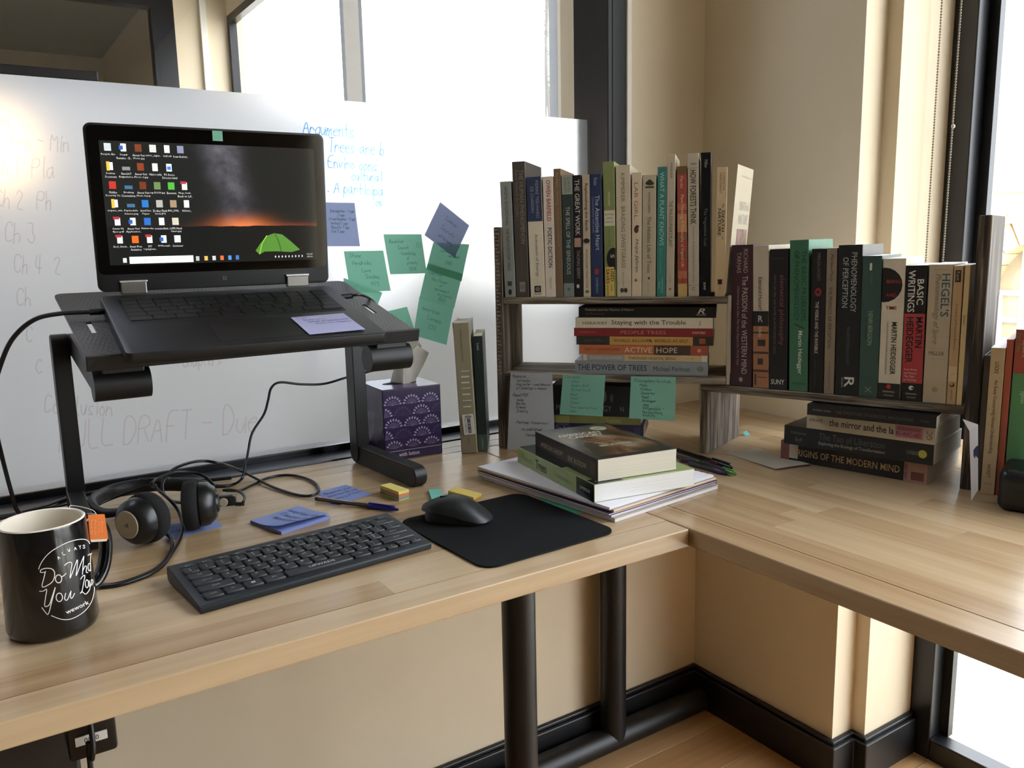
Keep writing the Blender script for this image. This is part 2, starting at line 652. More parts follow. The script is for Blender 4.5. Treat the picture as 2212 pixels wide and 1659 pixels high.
# glazed partition with its frosted film
w1 = struct('window_1', 'glass partition with a frosted film band and black frame')
G().box(-2.2, XF0, YW + .003, YGL - .006, DZ - .027, DZ + .002).obj('sill', m_sill, w1, bevel=0.002)
G().box(-2.2, XF0, YGL - .006, 1.524, DZ - .027, DZ + .014).obj('glazing_bead', m_frame, w1, bevel=0.002)
G().box(XF0, XF1, YW - .002, 1.526, DZ - .027, HEAD).obj('jamb', m_frame, w1, bevel=0.002)
G().box(XF0 + .012, XF0 + .016, YW - .0035, YW - .001, DZ, HEAD).obj('jamb_groove', m_frame, w1)
G().box(XF1, 1.241, YW - .006, 1.52, DZ - .027, HEAD).obj('jamb_trim', m_white, w1, bevel=0.002)
G().box(-2.2, XF1, YW, 1.524, HEAD - .05, HEAD).obj('head', m_frame, w1)
G().box(-2.2, XF0, YGL, YGL + .008, DZ + .002, HEAD - .05).obj('glass_pane', m_glass, w1)
G().add([(-2.2, YGL - .001, DZ + .0145), (XF0 - .0015, YGL - .001, DZ + .0145), (XF0 - .0015, YGL - .001, FILM), (-2.2, YGL - .001, FILM)], [(0, 1, 2, 3)]).obj('frosted_film', m_film, w1)
yf = YGL - .0021                                     # the face one writes on


def film_uv(u, v):
    return onY(u, v, yf)


def film_write(lines, col, pen, slope=0.05, seed=0, hs=.55):
    """dry-marker writing on the film, baseline start in photo pixels, cap height in pixels"""
    g = G()
    for i, (s, u, v, hp) in enumerate(lines):
        pls, _ = strokes(s, 0.35, seed + i, 0.1)
        for pl in pls:
            ribbon(g, [(u + p[0] * hp * hs, v - p[1] * hp + slope * p[0] * hp * hs) for p in pl], pen, film_uv)
    g.obj('marker_writing', col, w1)


def faint(name, col):
    """marker ink on the film: a thin layer that tints what shows through it"""
    T = NT(name)
    tr = T.n('ShaderNodeBsdfTransparent')
    tr.inputs[0].default_value = c4(col)
    T.l(tr.outputs[0], T.out.inputs[0])
    return T.m


film_write([("Arguments", 655, 288, 30), ("Trees are b", 710, 326, 28), ("- Enviro cons", 690, 360, 26), ("cultural", 760, 388, 22), (". A participa", 706, 414, 26),
            ("co", 812, 444, 18)], faint('blue_marker', '#79b2e2'), 2.0, slope=0.08, seed=4)
film_write([("ies", -2, 272, 26), ("Intro - Min", -14, 320, 40), ("Ch 1  Pla", -16, 378, 42), ("Ch 2  Ph", -12, 448, 40), ("Ch 3", 10, 522, 42), ("Ch 4  2", 30, 588, 38), ("Ch", 36, 660, 38), ("C", 56, 738, 34),
            ("C", 78, 806, 30), ("Conclusion", 95, 892, 40)], faint('wiped_marker', '#ebe7e8'), 2.4, seed=11)
film_write([("FULL DRAFT - Due", 128, 975, 62), ("  chapters", 380, 795, 26)], faint('red_marker', '#f6ebec'), 3.0, slope=-0.10, seed=21)

# floor-to-ceiling window on the right
w2 = struct('window_2', 'floor to ceiling window with black frame')
G().box(1.70, 1.745, .924, .973, 0, HEAD).obj('jamb', m_frame, w2, bevel=0.002)
G().box(1.70, 1.745, -2.7, .924, 0, .05).obj('bottom_rail', m_frame, w2, bevel=0.003)
G().box(1.745, 1.80, -2.7, .924, -.1, .045).obj('outer_sill', m_conc, w2)
G().box(1.70, 1.745, -2.7, .924, HEAD - .05, HEAD).obj('head', m_frame, w2)
for yy in (-0.75, -2.0):
    G().box(1.70, 1.76, yy, yy + .05, .05, HEAD - .05).obj('mullion', m_frame, w2)
G().box(1.752, 1.758, -2.7, .924, .045, HEAD).obj('glass_pane', m_glass, w2)
G().box(1.742, 1.760, .905, .924, .05, HEAD - .05).obj('glazing_gasket', m_black, w2)

# windows of the room next door
for k, (a, b) in enumerate(((2.286, 3.84), (4.02, 6.0))):
    w = struct('window_%d' % (3 + k))
    for nm, bx in (('jamb', (a, a + .045)), ('jamb', (b - .045, b))):
        G().box(1.70, 1.75, bx[0], bx[1], SILL, HEAD).obj(nm, m_frame, w)
    for nm, zz in (('bottom_rail', (SILL, SILL + .05)), ('head', (HEAD - .05, HEAD))):
        G().box(1.70, 1.75, a + .045, b - .045, zz[0], zz[1]).obj(nm, m_frame, w)
    G().box(1.752, 1.758, a, b, SILL, HEAD).obj('glass_pane', m_glass, w)
w5 = struct('window_5')
G().box(1.22, 1.36, 6.0, 6.1, 0, CEIL).obj('post', m_frame, w5)
G().box(-2.2, 1.22, 6.0, 6.1, HEAD, CEIL).obj('head', m_frame, w5)
G().box(-2.2, 1.22, 6.04, 6.05, 0, HEAD).obj('glass_pane', m_glass, w5)
G().box(1.52, 1.56, 5.97, 6.0, 0, CEIL).obj('trim', m_white, w5)

# roller shade drawn down in the next room
sh = thing('roller_shade', 'white roller shade drawn over the bright window beyond the partition', 'shade', at(1.68, 2.33, 0))
G().grid(lambda s, t: (0.003 * math.sin(s * 9), s * 1.43, .97 + t * 1.66), 12, 4).obj('fabric', paper_mat('shade_cloth', '#f6f4ee', .6), sh)
G().tube([(0, -.01, 2.65), (0, 1.44, 2.65)], .028, 12).obj('roller', m_white, sh, smooth=40)
G().box(-.006, .006, 0, 1.43, .955, .98).obj('hem_bar', m_white, sh)

# next room: unseen ceiling panel added to brighten the film, and one warm globe
for cx_, cy_ in ((-.5, 2.4),):
    t = thing('fill_panel', 'flat fill panel added out of view behind the glass partition', 'ceiling light', at(cx_, cy_, CEIL - .03))
    G().box(-.62, .62, -.32, .32, 0, .028).obj('tray', m_white, t)
    G().box(-.58, .58, -.28, .28, -.004, 0).obj('diffuser', mat('fill_diffuser', '#dfeaff', rough=.5, emit=FILL), t)
gp = onY(-30, 335, 2.9)
t = thing('pendant_lamp', 'warm globe lamp glowing behind the frosted film at the left edge', 'lamp', Matrix.Translation((gp.x, 2.9, gp.z)))
G().lathe([(.09 * math.cos(a), .09 * math.sin(a)) for a in [-PI / 2 + .02 + (PI - .04) * k / 12 for k in range(13)]], 24).obj('globe', mat('lamp_globe', '#ffd9a0', rough=.4, emit=GLOBE), t, smooth=60)
G().tube([(0, 0, .09), (0, 0, CEIL - gp.z)], .004, 6).obj('cord', m_frame, t)

# white partition added across the next room to bounce light into the film
pt = thing('bounce_partition', 'low white partition added behind the frosted film to brighten it', 'partition', at(0, 3.2, 0))
for k in range(3):
    G().box(-2.15 + k * 1.12, -1.05 + k * 1.12, 0, .05, .05, 1.66).obj('panel', mat('bounce_white', '#f1f3f6', rough=.6), pt)
    G().box(-2.12 + k * 1.12, -2.06 + k * 1.12, -.15, .2, 0, .05).obj('foot', m_white, pt)

# dark wall screen in the unlit room at the far end
zt_, zb_ = onY(100, 147, 5.95).z, onY(100, 167, 5.95).z
xr_ = onY(210, 160, 5.95).x
t = thing('wall_display', 'dark-framed wall board in the room behind the glass, only its top edge showing', 'display', at(0, 5.93, 0))
G().box(-1.9, xr_ - .05, .01, .05, 1.3, zb_).obj('panel', mat('dark_panel', '#101112', rough=.25), t)
G().box(-1.95, xr_, 0, .06, zb_, zt_).obj('top_frame', m_frame, t, bevel=.004)
G().box(xr_ - .05, xr_, 0, .06, 1.3, zb_).obj('side_frame', m_frame, t, bevel=.004)

# outside
G().box(1.80, 60, -40, 50, -.35, -.12).obj('ground', mat('pavement', '#d8d2c6', rough=.95, var=.06, scale=3), kind='structure')
bx = 10.5
bc = onX(2250, 640, bx)
m_bld = mat('limestone', '#d8c6a6', rough=.9, var=.05, scale=2)
m_bld2 = mat('limestone_band', '#c9b08a', rough=.9, var=.05, scale=2)
bd = thing('stone_building', 'pale stone building with an arched window across the street', 'building', Matrix.Translation((bx, bc.y, 0)))
zc, ra = bc.z, 0.66
poly = [(-4, -.3)] + [(-ra, -.3)] + [(-ra * math.cos(a), zc + ra * math.sin(a)) for a in [PI * k / 24 for k in range(25)]] + [(ra, -.3), (5, -.3), (5, 1.26), (-4, 1.26)]
G().prism(ccw(poly), 0, 1.2, ax=0).obj('wall', m_bld, bd)
G().box(-.10, 1.2, -4, 5, 1.26, 1.34).obj('string_course', m_bld2, bd)
G().box(-.02, 1.2, -4, 5, 1.34, 1.62).obj('frieze', m_bld, bd)
G().box(-.12, 1.2, -4, 5, 1.62, 1.72).obj('cornice', m_bld2, bd)
for k in range(11):
    a0, a1 = PI * k / 11 + .015, PI * (k + 1) / 11 - .015
    r0, r1 = ra - .02, ra + .42
    q = [(-r0 * math.cos(a0), zc + r0 * math.sin(a0)), (-r1 * math.cos(a0), zc + r1 * math.sin(a0)), (-r1 * math.cos(a1), zc + r1 * math.sin(a1)), (-r0 * math.cos(a1), zc + r0 * math.sin(a1))]
    G().prism(ccw(q), -.05, .3, ax=0).obj('arch_stone', m_bld2 if k % 2 else m_bld, bd)
G().box(.28, .30, -ra, ra, -.3, zc + ra).obj('arched_pane', mat('street_glass', '#a59a84', rough=.15), bd)
for yy in (-.34, 0, .34):
    G().box(.24, .28, yy - .02, yy + .02, -.3, zc + ra).obj('glazing_bar', m_white, bd)
for zz in (zc - .02, zc - .35):
    G().box(.22, .28, -ra, ra, zz, zz + .06).obj('transom', m_white, bd)
# climbing plant and an added grey slab standing in for the dim sky
ct = thing('sky_backdrop', 'grey slab added as the dim lilac sky behind the thin climbing stems', 'building', at(7.0, 9.7, 0))
G().box(0, .3, -.7, .45, -.15, 5.2).obj('render', mat('backdrop_grey', '#6d6c76', rough=.95, var=.08, scale=4), ct)
G().box(-.06, 0, -.7, .45, 1.1, 1.3).obj('ledge', mat('tan_ledge', '#8a7358', rough=.9), ct)
pv = thing('climbing_plant', 'thin leafy climbing plant outside the window edge by the frosted film', 'plant', at(2.25, 3.09, -.12))
rnd = random.Random(5)
gl_ = G()
for k in range(5):
    pts = []
    bxx, byy = rnd.uniform(-.05, .05), rnd.uniform(-.10, .10)
    for j in range(14):
        pts.append(V((bxx + .03 * math.sin(j * .9 + k), byy + .05 * math.sin(j * .5 + k * 2), j * .22)))
    pts = smooth_path(pts, 3)
    G().tube(pts, .006, 5).obj('stem', mat('stem_bark', '#4d4334', rough=.9), pv)
    for p in pts[4:]:
        for q in range(3):
            a = rnd.uniform(0, 2 * PI)
            d = V((math.cos(a), math.sin(a), rnd.uniform(-.3, .5))) * rnd.uniform(.03, .06)
            s = V((-d.y, d.x, rnd.uniform(-.01, .01))) * .35
            c0 = p + V((rnd.uniform(-.02, .02), rnd.uniform(-.06, .06), rnd.uniform(-.05, .05)))
            gl_.add([c0, c0 + d * .5 + s, c0 + d, c0 + d * .5 - s], [(0, 1, 2, 3)])
gl_.obj('leaves', mat('leaf', '#57663a', rough=.7, var=.3, scale=9), pv, kind='stuff')

# ================================================================== desks
m_bx = wood_mat('butcher_block_x', '#957552', '#b29774', '#c9b08e', axis=0, rough=.22, rnd=.42, gscale=.9)
m_by = wood_mat('butcher_block_y', '#957552', '#b29774', '#c9b08e', axis=1, rough=.22, rnd=.42, gscale=.9)
XJ, YFD = 0.785, 0.770
TH = 0.0255


def staves(parent, m, along, a0, a1, b0, b1, n, seed, first=None):
    """laminated top: n strips across b0..b1, each strip cut into lengths along a0..a1"""
    rn = random.Random(seed)
    wd = (b1 - b0) / n
    for k in range(n):
        p = a0 - rn.uniform(0, .5)
        while p < a1:
            L = rn.uniform(.35, .75) if k else 3.0
            s, e = max(p, a0), min(p + L, a1)
            if e - s > 0.02:
                if a1 - e < .03:
                    e = a1
                q0, q1 = b0 + k * wd + .00008, b0 + (k + 1) * wd - .00008
                s2, e2 = s + (.00008 if s > a0 else 0), e - (.00008 if e < a1 else 0)
                g = G()
                if along == 'x':
                    g.box(s2, e2, q0, q1, DZ - TH, DZ)
                else:
                    g.box(q0, q1, s2, e2, DZ - TH, DZ)
                g.obj('stave', m, parent, bevel=0.0018 if k == 0 else 0, seg=2)
                if e == a1:
                    break
            p += L


m_leg = mat('black_steel', '#131314', rough=.42, spec=.5, bump=.05, scale=300)
dl = thing('desk', 'long laminated wood desk under the laptop, along the glass partition', 'desk')
staves(dl, m_bx, 'x', -1.3, XJ - .001, YFD, 1.328, 13, 5)
staves(dl, m_bx, 'x', -1.3, 1.350, 1.3295, YW - .001, 2, 8)
G().box(-1.2, .70, .95, 1.01, DZ - TH - .04, DZ - TH - .0005).obj('rail', m_leg, dl, bevel=.003)
G().tube([(.645, .98, 0), (.645, .98, DZ - TH - .001)], .0255, 24).obj('leg', m_leg, dl, smooth=40)
G().tube([(-1.1, .98, 0), (-1.1, .98, DZ - TH - .001)], .0255, 24).obj('leg', m_leg, dl, smooth=40)
G().box(-1.14, -1.06, .80, 1.36, 0, .03).obj('foot', m_leg, dl, bevel=.004)
G().box(-.22, .058, 1.02, 1.10, 0.03, DZ - TH - .001).obj('leg_column', mat('dark_brown_steel', '#241f1d', rough=.5), dl, bevel=.004)
G().box(-.24, .075, .86, 1.34, 0, .03).obj('foot', m_leg, dl, bevel=.004)
dr = thing('desk', 'laminated wood desk running out along the right wall towards the window', 'desk')
staves(dr, m_by, 'y', -1.2, 1.328, XJ + .001, 1.350, 12, 17)
staves(dr, m_by, 'y', YE, YW - .001, 1.3515, XR - .002, 2, 23)
staves(dr, m_by, 'y', -1.2, YE - .001, 1.3515, XR + .09, 4, 24)
G().tube([(.30, 1.362, .030), (1.436, 1.362, .030)], .029, 20).obj('floor_rail', m_leg, dr, smooth=40)
G().tube([(1.152, 1.362, .032), (1.152, 1.362, DZ - TH - .001)], .0295, 24).obj('leg', m_leg, dr, smooth=40)
G().tube([(1.40, -1.1, 0), (1.40, -1.1, DZ - TH - .001)], .0295, 24).obj('leg', m_leg, dr, smooth=40)
G().tube([(.84, -1.1, 0), (.84, -1.1, DZ - TH - .001)], .0295, 24).obj('leg', m_leg, dr, smooth=40)

# box under the left desk
cb = onY(145, 1570, 1.0)
bxo = thing('control_box', 'small black box with a numbered white label screwed under the left desk', 'control box', at(.0, 0, 0))
P0, P1 = onY(146, 1598, .93), onY(251, 1566, .93)
P2 = onY(251, 1612, .93)
G().box(P0.x, P1.x, .93, .99, P2.z - .004, DZ - TH - .002).obj('case', mat('box_plastic', '#101011', rough=.35), bxo, bevel=.004, smooth=40)
L0, L1 = onY(163, 1607, .929), onY(232, 1586, .929)
G().box(L0.x, L1.x, .9285, .93, L0.z - .004, L0.z + .006).obj('label', mat('label_white', '#d8d4cc', rough=.7), bxo)
text_obj('label_number', '0060', mat('ink', '#2a2826', rough=.8), bxo, frame(V(((L0.x + L1.x) / 2, .9281, L0.z + .001)), (1, 0, 0), (0, 0, 1)), .014, .0055)
g = G()
g.tube(smooth_path([V((onY(200, 1590, .915).x, .94, DZ - TH - .002)), onY(200, 1600, .915), onY(199, 1640, .915), onY(200, 1700, .92), V((.06, .93, .02))]), .0028, 8)
g.obj('hanging_cable', mat('cable_black', '#0e0e0f', rough=.4), label='thin black cable hanging down past the numbered box', category='cable', smooth=60)


# ================================================================== books
PAGE = '#e6dcc6'


def soften(c):
    """printed card: a little paler and greyer than pure ink"""
    c = hx(c)
    L = .2126 * c[0] + .7152 * c[1] + .0722 * c[2]
    return tuple(round(min(1.0, (k * .80 + L * .20) * 1.14), 4) for k in c)


def book(label, M, t, h, d, cover, deco=(), pages=PAGE, hard=False, group=None, name='paperback_book', gloss=.42, back=None):
    """local: x thickness, y away from the spine, z height; spine faces -y"""
    cover = soften(cover)
    th = thing('hardcover_book' if hard else name, label, 'book', M, group)
    c = .0026 if hard else .0007
    ov = .003 if hard else 0.0
    m_c = mat('cover', cover, rough=gloss, spec=.45, var=.05, scale=60)
    g = G()
    g.box(0, t, 0, c, 0, h)
    g.box(0, c, c, d, 0, h)
    g.box(t - c, t, c, d, 0, h)
    g.obj('cover', m_c, th, bevel=min(.0012, c * .45) if hard else .0003, seg=1)
    g = G()
    n = 7
    fo = .0012 if not hard else .004
    prof = [(c, c + .0002), (t - c, c + .0002)] + [(t - c - (t - 2 * c) * k / n, d - ov - .0006 - fo * math.sin(PI * k / n) * (1 if hard else .5)) for k in range(n + 1)]
    g.prism(prof, ov, h - ov - (0 if hard else .0004))
    g.obj('page_block', pages_mat('pages', pages, 0), th)
    lay = [0]

    def yy():
        lay[0] += 1
        return -.00012 * lay[0]
    for q in deco:
        k = q[0]
        if k == 'b':
            y_ = yy()
            G().add([(0, y_, h * (1 - q[2])), (t, y_, h * (1 - q[2])), (t, y_, h * (1 - q[1])), (0, y_, h * (1 - q[1]))], [(0, 1, 2, 3)]).obj('spine_band', mat('cover_print', soften(q[3]), rough=gloss), th)
        elif k == 'r':
            y_ = yy()
            G().add([(t * q[3], y_, h * (1 - q[2])), (t * q[4], y_, h * (1 - q[2])), (t * q[4], y_, h * (1 - q[1])), (t * q[3], y_, h * (1 - q[1]))], [(0, 1, 2, 3)]).obj(q[6] if len(q) > 6 else 'spine_panel', mat('cover_print', soften(q[5]), rough=gloss), th)
        elif k == 't':
            _, s, a0, a1, xf, hf, col = q[:7]
            kw = q[7] if len(q) > 7 else {}
            text_obj('spine_title', s, mat('print_ink', col, rough=.5), th, frame((t * xf, yy(), h * (1 - (a0 + a1) / 2)), (0, 0, -1), (1, 0, 0)), h * (a1 - a0), t * hf, **kw)
        elif k == 'h':
            _, s, ac, xf, wf, hf, col = q[:7]
            kw = q[7] if len(q) > 7 else {}
            text_obj('spine_lettering', s, mat('print_ink', col, rough=.5), th, frame((t * xf, yy(), h * (1 - ac)), (1, 0, 0), (0, 0, 1)), t * wf, t * hf, **kw)
        elif k == 'd':
            _, ac, xf, rf, col = q[:5]
            asp = q[5] if len(q) > 5 else 1
            y_ = yy()
            n = 20
            pts = [(t * xf + t * rf * math.cos(2 * PI * i / n), y_, h * (1 - ac) + t * rf * asp * math.sin(2 * PI * i / n)) for i in range(n)]
            pts = [(min(max(p[0], 0), t), p[1], p[2]) for p in pts]
            G().add(pts, [tuple(range(n))]).obj('publisher_mark', mat('print_ink', col, rough=.5), th)
    return th


m_weather = wood_mat('weathered_board_x', '#2a211a', '#5e5143', '#b5a992', axis=0, rough=.75, gscale=4.5, rnd=.3, bump=.5, lo=.45, mid=.54, hi=.68)
m_weather_z = wood_mat('weathered_board_z', '#2a211a', '#64574a', '#b9ae9a', axis=2, rough=.75, gscale=4.5, rnd=.3, bump=.5, lo=.45, mid=.54, hi=.68)

# ---- desktop shelf, left half
A0 = dk(1084, 966)
dA = V((.674, -.738, 0)).normalized()
nA = V((.738, .674, 0)).normalized()
UZ = V((0, 0, 1))
FA = frame(A0, dA, nA)
DEP = .150
sA = thing('desktop_shelf', 'weathered grey-brown wooden desk shelf with two tiers, nearest the glass partition', 'shelf', FA, 'weathered desk shelf units')
ZL = .2845           # top of the upper board
ZS = .1430
G().box(-.006, .0085, 0, DEP, 0, .4125).obj('side_panel', m_weather_z, sA, bevel=.0012, seg=1)
G().box(.411, .4175, 0, DEP, .1295, ZL + .002).obj('side_panel', m_weather_z, sA, bevel=.0012, seg=1)
G().box(.0086, .4108, 0, DEP, ZL - .0125, ZL).obj('shelf_board', m_weather, sA, bevel=.0012, seg=1)
G().box(.0086, .4108, 0, DEP, ZS - .0132, ZS).obj('shelf_board', m_weather, sA, bevel=.0012, seg=1)
# saw-tooth roughness on the edge of the tall panel
g = G()
for k in range(40):
    z = .41 - k * .0068
    w0 = .0022 * math.sin(k * 2.3)
    g.box(-.0040 + w0 * .4, .002 + w0, -.0006, .0, z - .0036 - .0008 * math.sin(k * 1.7), z - .001)
g.obj('saw_marks', mat('pale_wood_nicks', '#8f8474', rough=.9), sA, kind='stuff')

# ---- desktop shelf, right half
B0, B1 = dk(1517, 979), dk(2074, 1056)
dB = (B1 - B0).normalized()
nB = V((-dB.y, dB.x, 0))
FB = frame(B0, dB, nB)
sB = thing('desktop_shelf', 'weathered dark wooden desk shelf in the corner, its tall end panel by the window', 'shelf', FB, 'weathered desk shelf units')
ZB = .1280
G().box(-.006, .0085, 0, .158, 0, ZB - .0137).obj('side_panel', m_weather_z, sB, bevel=.0012, seg=1)
G().box(-.006, .4165, 0, .158, ZB - .0135, ZB).obj('shelf_board', m_weather, sB, bevel=.0012, seg=1)
G().box(.4168, .4340, 0, .158, 0, .4095).obj('side_panel', m_weather_z, sB, bevel=.0012, seg=1)


def stand_book(Fm, zb, u0, u1, ut, vb, vt, label, cover, deco, d, inset=.004, **kw):
    """an upright book whose spine shows between the given photo pixels on the front plane of a shelf"""
    o = Fm.translation + Fm.col[1].to_3d() * inset
    n = Fm.col[1].to_3d()
    ax = Fm.col[0].to_3d()

    def al(u, v):
        p = onP(u, v, o, n)
        return (p - Fm.translation).dot(ax), p.z - DZ
    a0, _ = al(u0, vb)
    a1, _ = al(u1, vb)
    at_, zt = al(ut, vt)
    h = zt - zb
    lean = math.atan2(at_ - a0, h)
    lean = max(min(lean, .05), -.05)
    t = max((a1 - a0) * math.cos(lean) - .0006, .004)
    M = Fm @ Matrix.Translation((a0 + .0003, inset, zb + (math.sin(-lean) * t if lean < 0 else 0) * 0 + abs(math.sin(lean)) * t * (1 if lean > 0 else 0) + .0002)) @ Matrix.Rotation(lean, 4, 'Y')
    return book(label, M, t, h / math.cos(lean), d, cover, deco, **kw)


